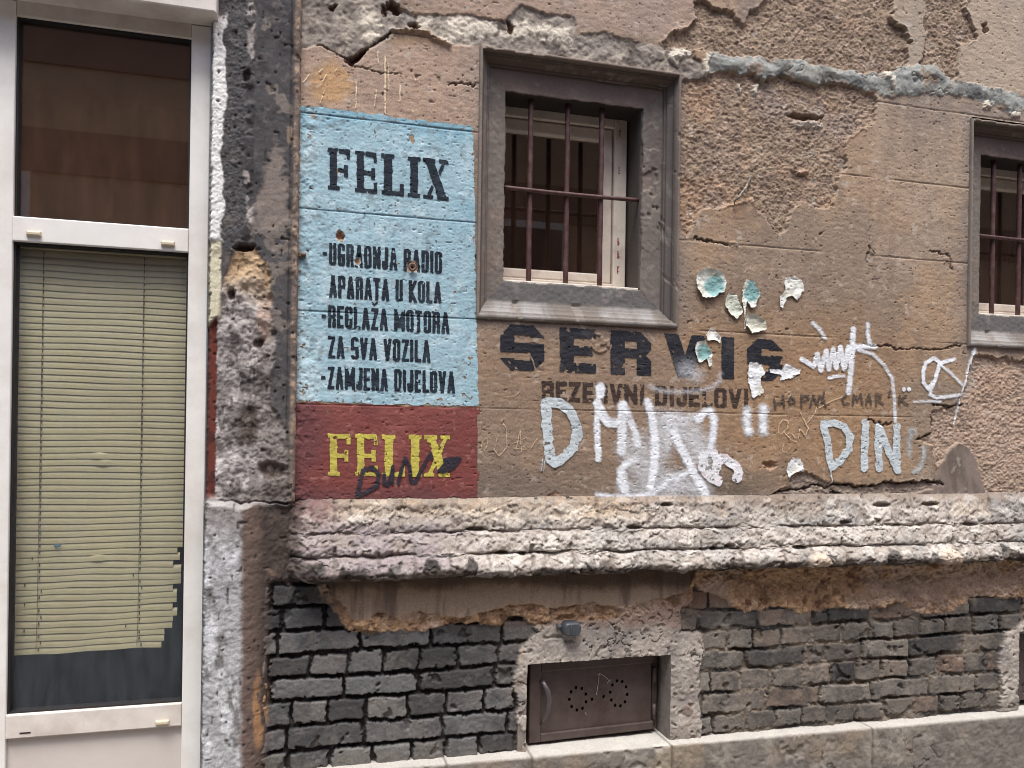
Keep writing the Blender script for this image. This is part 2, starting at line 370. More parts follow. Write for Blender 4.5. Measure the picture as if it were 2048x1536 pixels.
us = axis([(LOFF, 3.12, .003), (3.12, 3.4, .008), (3.4, 7.0, .05)])
vs = axis([(-.275, 1.93, .003), (1.93, 2.2, .008), (2.2, 5.4, .06)])
FW = Field(us, vs)
def paint_wall(f):
    X, Z = f.X, f.Z
    w1 = fbm(X, Z, 22, 4, 1); w2 = fbm(X, Z, 22, 4, 2); w3 = fbm(X, Z, 120, 2, 3)
    px = f.px + w1 * 6 + w3 * 2; py = f.py + w2 * 6 + fbm(X, Z, 130, 2, 4) * 2
    n1 = fbm(X, Z, 2.2, 4, 5); n2 = fbm(X, Z, 9, 5, 6); n3 = fbm(X, Z, 55, 4, 7); nf = fbm(X, Z, 160, 2, 8)
    st = fbm(X * 3.5, Z * .8, 6, 4, 9)                     # run-down streaks
    H = .0022 * n1 + .0012 * n2 + .0007 * n3 + .0004 * nf
    B = np.full(X.shape, .45, np.float32)
    col = np.empty(X.shape + (3,), np.float32); col[:] = rgb(166, 138, 113)
    mixc(col, rgb(182, 146, 112), ss(-.1, .7, n1 + .4 * n2) * .7)
    mixc(col, rgb(136, 120, 108), ss(-.05, .6, fbm(X, Z, 3.1, 5, 10)) * .85)
    mixc(col, rgb(186, 164, 148), ss(.2, .8, fbm(X, Z, 4.3, 4, 11)) * .5)
    mixc(col, rgb(118, 100, 88), ss(.05, .7, st) * .5)
    mixc(col, rgb(124, 107, 97), ss(.25, .6, n3 + .4 * n2) * .35)
    # paler towards the top right, greyer low down and round the surrounds
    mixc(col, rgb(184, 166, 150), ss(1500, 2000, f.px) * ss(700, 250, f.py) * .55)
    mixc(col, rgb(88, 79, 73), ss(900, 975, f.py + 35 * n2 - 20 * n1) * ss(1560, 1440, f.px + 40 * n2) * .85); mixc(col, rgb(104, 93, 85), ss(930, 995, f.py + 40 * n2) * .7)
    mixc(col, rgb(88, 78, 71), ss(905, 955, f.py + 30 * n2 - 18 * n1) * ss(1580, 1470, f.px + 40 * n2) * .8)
    mixc(col, rgb(140, 122, 100), np.full(X.shape, .3))
    mixc(col, rgb(152, 118, 86), ss(1.3, .3, np.abs(f.py - 790) / 190 + .4 * n1) * ss(930, 1000, f.px) * ss(1900, 1700, f.px) * .6)
    mixc(col, rgb(132, 116, 104), ss(600, 700, f.py + 60 * n1) * ss(900, 990, f.px) * ss(1500, 1300, f.px + 100 * n2) * .5)
    mixc(col, rgb(122, 112, 106), ss(.0, .5, fbm(X * 2.5, Z * .6, 4, 4, 44) + .1) * ss(.9, 1.5, Z) * .5)
    for k in (0, 1):
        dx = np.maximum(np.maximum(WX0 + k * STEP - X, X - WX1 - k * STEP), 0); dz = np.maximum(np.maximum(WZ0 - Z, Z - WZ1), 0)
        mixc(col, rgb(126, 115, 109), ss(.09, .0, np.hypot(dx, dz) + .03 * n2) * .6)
    # upper plaster over the first window, pinkish
    up = ss(60, 20, f.py - (f.px - 1000) * .12) * ss(800, 860, f.px) * ss(1420, 1390, f.px)
    mixc(col, rgb(168, 146, 134), up * .7)
    # the piece above the painted panel
    ab = ss(250, 240, f.py - (f.px - 590) * .12) * ss(985, 955, f.px) * ss(80, 96, f.py)
    mixc(col, rgb(174, 151, 137), ab * .65)
    mixc(col, rgb(190, 150, 106), ss(1.15, .55, ell(f.px, f.py, 655, 165, 48, 45) + .3 * n2) * .8 * ab)
    # joints of the mock ashlar
    for jz in JOINTS:
        d = np.abs(Z - jz + .0012 * n2)
        gap = ss(-.55, -.1, fbm(X, Z * 0 + jz, 5, 2, 12))
        H -= .0028 * ss(.0032, .0010, d) * gap; mixc(col, rgb(106, 92, 82), ss(.0028, .0012, d) * gap * .35)
        mixc(col, rgb(188, 164, 138), ss(.006, .003, np.abs(Z - jz + .006)) * .25 * gap * ss(1330, 1380, f.px))
    # shallow blisters, pits, scratches in the plaster
    pit = ss(1.22, 1.38, fbm(X, Z * 1.5, 62, 1, 13)) * ss(-.2, .5, fbm(X, Z, 7, 3, 46)); H -= .004 * pit; mixc(col, rgb(96, 80, 70), pit * .5)
    pit2 = ss(1.2, 1.38, fbm(X, Z * 2.2, 100, 1, 14)); H -= .003 * pit2; mixc(col, rgb(110, 94, 84), pit2 * .5)
    hs = fbm(X * .35, Z, 110, 3, 47); H += .0006 * hs; mixc(col, rgb(134, 114, 102), ss(.3, .8, hs) * .4); mixc(col, rgb(196, 172, 154), ss(.4, .9, -hs) * .3)
    # stucco under the painted panels
    pan = ss(8, -8, np.minimum(sdp(f.px, f.py, BLUE), sdp(f.px, f.py, RED)))
    lump = fbm(X, Z, 70, 3, 15); H -= pan * (.0012 * n2 + .0007 * n3 + .0004 * nf) * .7; H += pan * (.0003 * lump + .0004 * fbm(X, Z, 190, 2, 16) - .002 * ss(1.15, 1.35, fbm(X, Z * 1.4, 85, 1, 41)) * ss(-.1, .5, n2))
    ed = ss(650, 595, f.px + 25 * n2); H += pan * ed * .003 * fbm(X, Z, 60, 3, 17)
    B = B - .1 * pan
    # exposed rough coat
    rough = .0046 * fbm(X, Z, 8, 5, 18, .55) + .0036 * fbm(X, Z * 1.3, 75, 4, 19, .7) + .0016 * ss(.3, .7, fbm(X, Z, 26, 3, 43))
    g1, g2, gc_ = worley(X * 75 + 1.2 * w1, Z * 95 + 1.2 * w2, 1); rough = rough + .0022 * ss(.75, .2, g1) * (.5 + .5 * gc_)
    rc = np.empty(col.shape, np.float32); rc[:] = rgb(152, 132, 112)
    mixc(rc, rgb(132, 112, 99), ss(-.1, .7, fbm(X, Z, 16, 4, 20)) * .7)
    mixc(rc, rgb(182, 156, 136), ss(.1, .7, fbm(X, Z, 24, 4, 21)) * .55)
    mixc(rc, rgb(176, 140, 112), ss(.2, .8, fbm(X, Z, 5, 3, 22)) * .5)
    mixc(rc, rgb(144, 131, 124), ss(.2, .8, fbm(X, Z, 3.3, 3, 23)) * .6)
    mixc(rc, rgb(92, 74, 66), ss(.3, .8, fbm(X, Z, 75, 3, 24)) * .55)
    mixc(rc, rgb(86, 68, 58), ss(.12, .0, g2 - g1) * ss(-.2, .4, n3) * .55); mixc(rc, rgb(196, 172, 152), ss(.55, .95, gc_) * .45)
    for P, dep, tint in ((EX1, .015, None), (EX1B, .011, None), (EX2, .014, None), (EX3, .012, rgb(188, 163, 146)), (EXB, .012, rgb(146, 134, 126))):
        d = sdp(px, py, P); m = ss(1.2, -2.2, d)
        c2 = rc.copy()
        if tint is not None: mixc(c2, tint, np.full(X.shape, .5))
        col += (c2 - col) * m[..., None]
        H = H * (1 - m) + (-dep + rough) * m
        H += .0035 * ss(7, 1.5, d) * (1 - m) * ss(-.2, .5, n2)          # lifted rim of the coat
        B = np.maximum(B, m)
    # slanting vertical scar with render dabs in the rough patch
    d = np.abs(f.px - 1493 - 3 * n2); sc = ss(9, 3, d) * ss(180, 215, f.py) * ss(405, 350, f.py)
    H -= .006 * sc * ss(-.2, .3, fbm(X * 0, Z, 30, 2, 25)); mixc(col, rgb(182, 152, 124), sc * .4)
    H += .004 * ss(16, 8, d) * ss(.3, .6, fbm(X, Z, 26, 2, 26)) * ss(300, 230, f.py) * ss(150, 180, f.py)
    # putlog hole and its pale lip
    e = ell(px, py, 1615, 232, 36, 9); H -= .03 * ss(1.1, .6, e)
    e = ell(px, py, 1620, 248, 36, 8); mixc(col, rgb(188, 174, 160), ss(1.2, .6, e) * .8); H += .006 * ss(1.2, .5, e)
    e = sdp(px, py, [(1584, 336), (1600, 342), (1622, 339), (1618, 350), (1592, 351)]); H += .012 * ss(1, -3, e); mixc(col, rgb(158, 122, 104), ss(1, -2, e) * .7)
    # crumbly top left strip
    d = sdp(px, py, TLC); m = ss(1.5, -3, d)
    cr = np.empty(col.shape, np.float32); cr[:] = rgb(146, 136, 126)
    mixc(cr, rgb(178, 166, 150), ss(.1, .5, fbm(X, Z, 13, 4, 27)) * .7)
    mixc(cr, rgb(92, 82, 76), ss(.2, .7, fbm(X, Z, 20, 4, 28)) * .7)
    fl = np.full(X.shape, 9., np.float32)
    for cx, cy, rx, ry in ((738, 40, 20, 22), (742, 78, 16, 14), (905, 60, 30, 26), (818, 82, 13, 20), (960, 58, 34, 22), (1125, 70, 22, 16), (1030, 60, 30, 18), (1080, 62, 26, 16), (850, 40, 18, 22)):
        fl = np.minimum(fl, ell(px, py, cx, cy, rx, ry))
    mixc(cr, rgb(208, 197, 180), ss(1.15, .8, fl + .5 * n3 + .4 * fbm(X * 2, Z * .6, 20, 3, 42)) * .9)
    cr_h = -.006 + .007 * fbm(X, Z, 8, 5, 29, .5) + .005 * np.abs(fbm(X * .8 + Z * .6, Z * .8 - X * .6, 26, 3, 30)) + .004 * ss(1.2, .4, fl)
    cr_h += .0016 * fbm(X, Z, 70, 3, 45)
    col += (cr - col) * m[..., None]; H = H * (1 - m) + cr_h * m; B = np.maximum(B, m * .9)
    # torn holes and curled edges there
    for P, dep in (([(690, 120), (712, 104), (738, 98), (742, 104), (715, 122), (702, 130)], .03), ([(784, 0), (800, 8), (806, 22), (794, 30), (780, 20), (776, 4)], .035),
                   ([(812, 48), (830, 44), (842, 52), (826, 58)], .02), ([(1015, 40), (1030, 50), (1026, 62), (1014, 58)], .02), ([(660, 8), (675, 12), (668, 24), (656, 18)], .02), ([(770, 10), (782, 14), (776, 30), (764, 28)], .02)):
        d = sdp(px, py, P); H -= dep * ss(2, -3, d); mixc(col, rgb(96, 66, 50), ss(2, -2, d) * .7)
    for P, r, hh in (([(785, 57), (815, 60), (850, 67), (880, 82), (897, 91)], 4, .012), ([(1330, 86), (1345, 66), (1372, 56), (1388, 38)], 3, .006)):
        H += hh * ss(r + 3, 0, sdl(px, py, P))
    # dabs of cement drawn across the wall in a band
    d = sdp(px, py, BAND); m = ss(2, -3, d)
    bc = np.empty(col.shape, np.float32); bc[:] = rgb(146, 147, 142)
    mixc(bc, rgb(98, 98, 96), ss(.05, .6, fbm(X, Z, 18, 3, 31)) * .7); mixc(bc, rgb(160, 154, 144), ss(.2, .7, fbm(X, Z, 9, 3, 32)) * .5)
    mixc(bc, rgb(150, 126, 106), ss(.35, .7, fbm(X, Z, 12, 4, 33)) * .7)
    bh = .001 + .006 * ss(0, -16, d) + .009 * fbm(X, Z, 9, 3, 34) + .0012 * fbm(X, Z, 80, 2, 35) - .006 * ss(.08, .0, np.abs(fbm(X, Z, 15, 3, 39))) * ss(0, .4, fbm(X, Z, 8, 2, 38))
    col += (bc - col) * m[..., None]; H = H * (1 - m) + bh * m; B = B * (1 - m) + .5 * m
    for cx, cy, rx, ry in ((1362, 108, 26, 12), (1350, 120, 14, 14), (1413, 132, 10, 26), (1516, 178, 7, 15), (1773, 146, 9, 14), (1975, 212, 12, 8), (1484, 172, 6, 10), (1785, 170, 8, 18), (2030, 228, 10, 8)):
        e = ell(px, py, cx, cy, rx, ry) + .3 * n3; mixc(col, rgb(206, 196, 180), ss(1.1, .7, e) * .85); H += .009 * ss(1.1, .5, e)
    # pale smooth patches above
    for P in (PATCH_PALE, PATCH_R):
        mm = ss(2, -3, sdp(px, py, P)); mixc(col, rgb(176, 160, 142), mm * .65)
    e = ell(px, py, 1969, 60, 7.5, 10); H -= .03 * ss(1.1, .8, e)
    # cement hump low right, pale crumbs round it
    d = sdp(f.px + 4 * w1, f.py + 3 * w2, ARCH); m = ss(1.2, -1.2, d)
    ac = np.empty(col.shape, np.float32); ac[:] = rgb(130, 116, 107); mixc(ac, rgb(98, 87, 79), ss(-.2, .6, fbm(X * 3, Z, 7, 4, 36)) * .8)
    col += (ac - col) * m[..., None]; H = H * (1 - m) + (.002 + .0008 * n2) * m; B = B * (1 - m) + .25 * m
    # the splitting bottom edge of the plaster
    for P, r, dep in (([(1500, 1001), (1540, 990), (1594, 979), (1664, 972), (1747, 970), (1779, 962), (1830, 964), (1872, 963), (1884, 971)], 1.7, .014), ([(960, 1003), (1200, 1004), (1400, 1006), (1540, 1001)], 2.6, .02),
                      ([(1664, 985), (1700, 1000), (1740, 1004)], 2, .012), ([(1865, 807), (1880, 812), (1900, 820), (1923, 807)], 2, .012), ([(1836, 877), (1862, 868), (1866, 840)], 2, .012),
                      ([(1740, 838), (1760, 845), (1785, 846)], 1.6, .008), ([(1728, 690), (1790, 697), (1845, 698), (1925, 692)], 1.5, .007), ([(1390, 478), (1440, 486), (1460, 495)], 1.6, .008), ([(640, 92), (692, 112), (735, 104), (780, 62)], 2, .012),
                      ([(700, 130), (760, 145), (800, 150)], 1.2, .006), ([(900, 165), (950, 168)], 1.6, .008), ([(588, 1004), (700, 1003), (830, 1004), (957, 1002)], 2.4, .018), ([(1860, 500), (1895, 508), (1905, 540)], 1.6, .006), ([(1735, 520), (1740, 492), (1752, 505)], 1.6, .006)):
        d = sdl(px, py, P); H -= dep * ss(r + 1.2, r - 1.2, d); mixc(col, rgb(66, 52, 45), ss(r + 1.5, r - 1, d) * .6)
    low = ss(985, 1003, f.py + 8 * n2) * ss(1380, 1560, f.px); mixc(col, rgb(160, 152, 146), low * .55 * (1 - ss(1.2, -1.2, sdp(f.px, f.py, ARCH))))
    # shell-shaped knock in the plaster, bolt holes, chips
    for cx, cy, rx, ry, dep in ((1537, 930, 15, 11, .016), (680, 471, 9, 9, .014), (715, 522, 6, 12, .008), (1643, 463, 5, 5, .01), (955, 521, 5, 7, .012), (825, 533, 11, 11, .006), (1108, 990, 14, 10, .005)):
        e = ell(px, py, cx, cy, rx, ry) + .12 * n3; H -= dep * ss(1.05, .5, e); mixc(col, rgb(176, 140, 116), ss(1.1, .7, e) * .6)
    # plaster scabs that stand off
    for cx, cy, r in ((1745, 505, 10), (1895, 520, 9), (1470, 492, 8), (1120, 560, 8)):
        e = ell(px, py, cx, cy, r, r * .8); H += .004 * ss(1.1, .7, e)
    # numbers cast in relief beside the lettering
    H += .004 * (ell(f.px, f.py, 1200, 686, 20, 20) < 1) * ss(.0, .25, fbm(X, Z, 60, 2, 37))
    mixc(col, rgb(150, 140, 134), ss(26, 4, sdl(f.px, f.py, [(1947, 700), (1937, 770), (1925, 800)])) * ss(-.1, .4, n3) * .6)
    # white scuffs
    mixc(col, rgb(190, 180, 170), ss(.62, .8, fbm(X, Z, 30, 4, 38)) * .45)
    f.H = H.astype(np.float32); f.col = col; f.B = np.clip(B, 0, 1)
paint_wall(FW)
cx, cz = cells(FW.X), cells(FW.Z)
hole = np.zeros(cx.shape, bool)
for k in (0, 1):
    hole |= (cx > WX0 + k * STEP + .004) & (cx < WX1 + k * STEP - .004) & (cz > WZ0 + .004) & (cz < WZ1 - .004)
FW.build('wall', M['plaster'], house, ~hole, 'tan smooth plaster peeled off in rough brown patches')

# ------------------------------------------------------------------ crumbling ledge below the plaster
def ledge():
    us = axis([(-.075, 3.12, .0035), (3.12, 7, .04)])
    knots = [(0., -.245), (.012, -.268), (.016, -.29), (.030, -.325), (.034, -.352), (.022, -.358), (.040, -.368), (.060, -.405), (.064, -.425), (.048, -.432), (.072, -.440), (.092, -.462), (.100, -.482), (.096, -.498), (.075, -.508), (.03, -.512), (-.035, -.516)]
    ko = np.array([k[0] for k in knots]); kz = np.array([k[1] for k in knots])
    L = np.r_[0, np.cumsum(np.hypot(np.diff(ko), np.diff(kz)))]
    t = np.linspace(0, L[-1], 110)
    sel = [i for i in range(len(knots)) if i not in (5, 9)]; o = np.interp(t, L, ko); z = np.interp(t, L, kz); oe = np.interp(t, L[sel], ko[sel])
    # follow the slight fall of the ledge seen in the picture
    X, T = np.meshgrid(us, t, indexing='ij')
    fill = ss(-.1, .7, fbm(X, T, 6, 3, 39)); O = o[None, :] * (1 - fill) + oe[None, :] * fill; Zz = np.broadcast_to(z, X.shape).copy()
    Zz = Zz - .012 * np.clip(X, 0, 3.5) / 2.5 * ss(.0, .1, T)
    n1 = fbm(X, T, 9, 5, 50, .6); n2 = fbm(X, T, 34, 4, 51, .6); n3 = fbm(X, T, 110, 3, 52); big = fbm(X, T * 0, 3.5, 4, 53)
    # cemented courses: upright joints at uneven spacing in each row
    rows = [(.0, .115, .19, 1), (.115, .185, .25, 2), (.185, .34, .135, 3)]
    J = np.zeros(X.shape)
    for a, b, pitch, sd in rows:
        q = X / pitch + .25 * fbm(X, X * 0, 3, 2, 60 + sd) + sd * .37
        fr = np.abs(q - np.round(q)) * pitch
        J = np.maximum(J, ss(.009, .002, fr + .004 * n2) * (T > a) * (T < b) * (1 if sd == 3 else .6))
    amp = ss(0, .05, T)
    lum = np.abs(fbm(X, T, 20, 3, 59)); O = O + amp * (.0045 * n1 + .0028 * n2 + .0024 * n3 + .002 * lum + .0025 * fbm(X * .9 + T * 1.6, T * .5 - X * .3, 60, 3, 40)) - .010 * J * amp * ss(-.4, .4, fbm(X, T, 8, 2, 48)) - .006 * ss(.6, .9, fbm(X, T, 45, 3, 49)) + .012 * big * ss(.15, .25, T)
    Zz = Zz + amp * (.005 * fbm(X, T, 9, 4, 54) + .003 * n2) + ss(.2, .28, T) * .010 * fbm(X, T * 0, 14, 4, 55)
    px, py = pix(X, Zz, .06)
    # dark open slots under some courses
    slot = np.zeros(X.shape)
    for cx_, cy_, w_ in ((957, 1061, 22), (1275, 1057, 17), (1345, 1012, 14), (1005, 1106, 14), (1045, 1107, 9), (1780, 1012, 20), (1878, 1010, 16), (1460, 1092, 12), (1600, 1095, 16), (1430, 1098, 9), (1950, 1050, 15), (1700, 1046, 12)):
        slot = np.maximum(slot, ss(1.1, .7, ell(px, py, cx_, cy_, w_, 4.5) + .15 * n2))
    O -= .03 * slot
    v1, v2, vc = worley(X * 17 + .5 * n2, T * 34 + .4 * n2, 3); c1, c2, cc_ = worley(X * 60 + .6 * n3, T * 80 + .6 * n3, 4)
    crack = ss(.10, .0, v2 - v1) * ss(-.35, .25, fbm(X, T, 10, 3, 38)); crack2 = ss(.13, .0, c2 - c1) * ss(.0, .5, fbm(X, T, 13, 3, 37))
    O += amp * (.004 * vc * ss(.0, .12, v2 - v1) - .004 * crack + .0018 * cc_ - .0016 * crack2)
    # two stubs of old pipe ends stuck on the lip
    stub = np.zeros(X.shape)
    for cx_, cy_ in ((1628, 1122), (1888, 1112)):
        e = ell(px, py, cx_, cy_, 23, 18) + .1 * n2; stub = np.maximum(stub, ss(1.1, .8, e)); O += .022 * ss(1.05, .75, e)
    # broken left end
    endm = ss(-.07, .03, X + .02 * n1 + .006 * n2); O = O * endm - .03 * (1 - endm)
    col = np.empty(X.shape + (3,), np.float32); col[:] = rgb(190, 181, 172)
    mixc(col, rgb(214, 205, 195), ss(.0, .7, n1) * .6)
    mixc(col, rgb(150, 147, 143), ss(.0, .6, fbm(X, T, 7, 4, 56) + .15 * (X - 1)) * .75)
    mixc(col, rgb(190, 166, 142), ss(.1, .7, fbm(X, T, 6, 4, 57)) * .6 * ss(.12, .05, T))
    mixc(col, rgb(138, 118, 102), ss(.055, .0, T + .02 * n1 + .012 * n2) * .75); mixc(col, rgb(204, 178, 146), ss(.12, .04, T) * ss(1.5, .9, X) * .45)
    mixc(col, rgb(128, 116, 108), ss(.25, .7, n2) * .55); mixc(col, rgb(110, 102, 97), ss(.6, .9, fbm(X, T, 45, 3, 49)) * .6); mixc(col, rgb(150, 140, 132), ss(-.1, .6, fbm(X * .9 + T * 1.6, T * .5 - X * .3, 60, 3, 40)) * .5)
    pu = ss(960, 840, px + 60 * n1) * ss(.05, .12, T); mixc(col, rgb(128, 114, 118), pu * .6)
    mixc(col, rgb(100, 66, 72), ss(700, 610, px + 50 * n1) * ss(.14, .02, T) * .7)
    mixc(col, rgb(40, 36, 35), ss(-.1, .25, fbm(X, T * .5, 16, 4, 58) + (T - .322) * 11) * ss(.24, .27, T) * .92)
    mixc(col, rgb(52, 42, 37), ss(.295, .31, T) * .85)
    mixc(col, rgb(90, 80, 74), J * .5); mixc(col, rgb(108, 97, 88), crack * .6); mixc(col, rgb(122, 111, 102), crack2 * .35); mixc(col, rgb(158, 146, 134), ss(.1, .8, -vc) * .5); mixc(col, rgb(214, 206, 196), ss(.3, .9, vc) * .4)
    mixc(col, rgb(208, 186, 166), stub * .8)
    mixc(col, rgb(74, 62, 58), ss(620, 590, px + 20 * n1) * .7)
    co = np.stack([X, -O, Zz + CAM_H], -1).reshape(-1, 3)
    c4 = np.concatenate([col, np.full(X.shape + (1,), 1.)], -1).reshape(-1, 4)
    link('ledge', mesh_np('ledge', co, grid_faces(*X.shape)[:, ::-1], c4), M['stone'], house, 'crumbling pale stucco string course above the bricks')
ledge()

# ------------------------------------------------------------------ brick base with the cement round the hatch
ROWS = [-.44, -.52, -.60, -.68, -.757, -.835, -.912, -.995, -1.075, -1.15]      # bed joints, top down
HX0, HX1, HZ1, HZ0 = .792, 1.346, -.834, -1.128                            # hatch opening
HSTEP = 2.17
STRIP = [(640, 1120), (1385, 1120), (1380, 1172), (1350, 1190), (1300, 1198), (1230, 1212), (1180, 1205), (1100, 1215), (1060, 1208), (1000, 1213), (930, 1235), (880, 1232), (840, 1222), (790, 1235), (755, 1225), (742, 1240), (705, 1242), (692, 1212), (660, 1192)]
OCH1 = [(630, 1120), (1395, 1120), (1385, 1212), (1300, 1230), (1200, 1238), (1130, 1252), (1070, 1250), (1030, 1230), (1000, 1250), (960, 1250), (900, 1245), (850, 1265), (800, 1262), (760, 1268), (720, 1262), (690, 1262), (675, 1230), (640, 1200)]
OCH2 = [(1375, 1120), (2400, 1090), (2400, 1190), (2048, 1195), (2020, 1195), (1960, 1192), (1900, 1225), (1830, 1225), (1810, 1205), (1750, 1215), (1680, 1215), (1630, 1220), (1600, 1225), (1560, 1210), (1540, 1215), (1490, 1228), (1470, 1215), (1440, 1190), (1400, 1180)]
CEM = [(1062, 1252), (1100, 1245), (1180, 1240), (1260, 1232), (1330, 1215), (1363, 1213), (1356, 1262), (1398, 1264), (1407, 1300), (1398, 1340), (1394, 1392), (1405, 1434), (1398, 1475), (1380, 1520), (1040, 1520), (1050, 1470), (1030, 1440), (1035, 1400), (1022, 1370), (1033, 1330), (1044, 1286), (1075, 1264)]
CEM2 = [(2010, 1262), (2060, 1240), (2300, 1240), (2300, 1440), (1990, 1440), (2000, 1380), (1995, 1330)]
us = axis([(-.10, 3.12, .003), (3.12, 7, .04)])
vs = axis([(-1.165, -.49, .003)])
FB = Field(us, vs)
def paint_brick(f):
    X, Z = f.X, f.Z
    wx = fbm(X, Z, 18, 3, 70) * .006 + fbm(X, Z, 70, 2, 71) * .0022; wz = fbm(X, Z, 11, 3, 72) * .007 + fbm(X, Z, 75, 2, 73) * .0022
    x = X + wx; z = Z + wz
    n1 = fbm(X, Z, 3, 4, 74); n2 = fbm(X, Z, 22, 4, 75); n3 = fbm(X, Z, 85, 3, 76)
    rt = np.array(ROWS)
    ri = np.clip(np.searchsorted(-rt, -z) - 1, 0, len(rt) - 2)
    zt = rt[ri]; zb = rt[ri + 1]
    L = np.where(ri % 2 == 0, .128, .252)                              # headers and stretchers in turn
    # row 2 (-.60..-.68) headers, row 3 stretchers ...
    rs = np.random.RandomState(3); offs = rs.rand(16)
    q = (x + offs[ri] * .1 + .012 * np.sin(x * 9 + ri)) / L; bi = np.floor(q)
    jit = lambda k: vn(bi * 7.31 + ri * 13.7 + k, ri * 5.1 + k * 3.7 + bi * 1.3)
    u = (q - bi) * L; hu = np.minimum(u, L - u); hv = np.minimum(zt - z, z - zb)
    jw = .0044 + .0025 * jit(1)
    ex = np.maximum(hu - jw, -.02); ez = np.maximum(hv - .0052 - .002 * np.abs(jit(4)), -.02)
    r = .005
    d = np.where((ex < r) & (ez < r), r - np.hypot(np.maximum(r - ex, 0), np.maximum(r - ez, 0)), np.minimum(ex, ez))     # >0 inside the brick
    d = d - .005 * ss(.25, .6, fbm(X, Z, 48, 3, 69)) * ss(.016, .004, d)
    face = ss(-.0005, .0026, d)
    tone = jit(2) ; tone2 = jit(3)
    mort = -.019 + .006 * n2 + .004 * n3 + .016 * ss(-.6, .3, fbm(X, Z, 6, 3, 77)) * ss(.4, 1.3, X)
    bh = .004 * tone2 + .0018 * fbm(X, Z, 20, 4, 78) + .0014 * n3 + .006 * tone * (u / L - .5) + .0008 * ss(0, .006, d) - .010 * ss(.6, .75, fbm(X, Z, 20, 3, 79))
    H = mort + (bh - mort) * face
    right = ss(900, 1500, f.px + 200 * n1)
    bc = np.empty(X.shape + (3,), np.float32); bc[:] = rgb(104, 103, 103)
    mixc(bc, rgb(116, 107, 98), right)
    mixc(bc, rgb(122, 98, 84), ss(.05, .7, tone) * (.15 + .65 * right)); mixc(bc, rgb(60, 58, 57), ss(.0, .6, -tone) * .8); st_ = fbm(X, Z, 7, 4, 68); mixc(bc, rgb(140, 130, 118), ss(.2, .7, st_) * (.2 + .35 * right)); mixc(bc, rgb(48, 46, 46), ss(.1, .7, -st_) * .4)
    mixc(bc, rgb(134, 129, 120), ss(.1, .7, tone2) * .55)
    mixc(bc, rgb(60, 59, 60), ss(.1, .7, n2) * .4); mixc(bc, rgb(124, 116, 108), ss(.3, .8, fbm(X, Z, 40, 3, 80)) * .35)
    mixc(bc, rgb(112, 80, 66), ss(-.70, -.62, Z + .03 * n1) * ss(650, 800, f.px) * .6)
    mc = np.empty(X.shape + (3,), np.float32); mc[:] = rgb(44, 41, 41)
    mixc(mc, rgb(140, 126, 110), right * ss(-.6, .3, fbm(X, Z, 7, 3, 81)) * .85); mixc(mc, rgb(104, 98, 92), ss(.3, .7, n2) * .35)
    col = mc + (bc - mc) * face[..., None]
    B = np.ones(X.shape, np.float32)
    px = f.px + n2 * 5 + n3 * 2.5; py = f.py + fbm(X, Z, 24, 4, 82) * 5 + fbm(X, Z, 90, 2, 83) * 2
    for P in (OCH1, OCH2):                                              # crumbling ochre mortar
        d = sdp(px, py, P); m = ss(3, -3, d)
        oc = np.empty(col.shape, np.float32); oc[:] = rgb(164, 132, 104)
        mixc(oc, rgb(194, 162, 124), ss(.0, .6, fbm(X, Z, 40, 4, 84)) * .7); mixc(oc, rgb(206, 178, 148), ss(.2, .7, fbm(X, Z, 11, 4, 67)) * .6); mixc(oc, rgb(108, 80, 62), ss(.1, .6, fbm(X, Z, 28, 4, 85)) * .75); mixc(oc, rgb(176, 154, 138), ss(.1, .6, fbm(X, Z, 6, 4, 86)) * .75)
        col += (oc - col) * m[..., None]
        H = H * (1 - m) + m * (.004 + .014 * fbm(X, Z, 13, 4, 87) + .009 * fbm(X, Z, 60, 4, 88, .65) + .02 * ss(-.60, -.52, Z))
    d = sdp(px, py, STRIP); m = ss(1.5, -1.5, d)                        # plaster strip still hanging under the ledge
    sc = np.empty(col.shape, np.float32); sc[:] = rgb(158, 138, 118); mixc(sc, rgb(96, 80, 72), ss(0, .7, fbm(X * 6, Z, 4, 4, 89)) * .7); mixc(sc, rgb(160, 140, 122), ss(.3, .7, fbm(X * 10, Z, 4, 3, 90)) * .5)
    mixc(sc, rgb(70, 54, 45), ss(1186, 1162, py - (px - 1000) * .004 + 10 * n1) * .7); col += (sc - col) * m[..., None]; H = H * (1 - m) + m * (.014 + .003 * n1 + .0015 * n2); B = B * (1 - m) + .4 * m  # dark top edge: soot tone that also paints in the ledge's shade
    for P in (CEM, CEM2):
        d = sdp(px, py, P); m = ss(2.5, -3, d)
        cc = np.empty(col.shape, np.float32); cc[:] = rgb(170, 160, 150)
        mixc(cc, rgb(126, 119, 114), ss(0, .7, fbm(X, Z, 8, 4, 91)) * .7); mixc(cc, rgb(162, 150, 138), ss(.1, .7, fbm(X, Z, 14, 4, 92)) * .5); mixc(cc, rgb(128, 96, 80), ss(1230, 1300, -f.py + 2540 + 30 * n2) * .0 + ss(1262, 1235, f.py + 8 * n2) * .5)
        crk = ss(.06, .0, np.abs(fbm(X, Z, 16, 4, 93))) * ss(.1, .5, fbm(X, Z, 9, 2, 94)); mixc(cc, rgb(60, 50, 45), crk * .7)
        col += (cc - col) * m[..., None]
        H = H * (1 - m) + m * (.012 + .005 * fbm(X, Z, 11, 4, 95) + .002 * n3 - .008 * crk - .007 * ss(.55, .75, fbm(X, Z, 42, 2, 96))); B = B * (1 - m) + .6 * m
        e = np.abs(d + 5) ; mixc(col, rgb(176, 158, 138), ss(7, 2, e) * ss(-.1, .4, n2) * .7 * ss(1100, 1080, f.px))
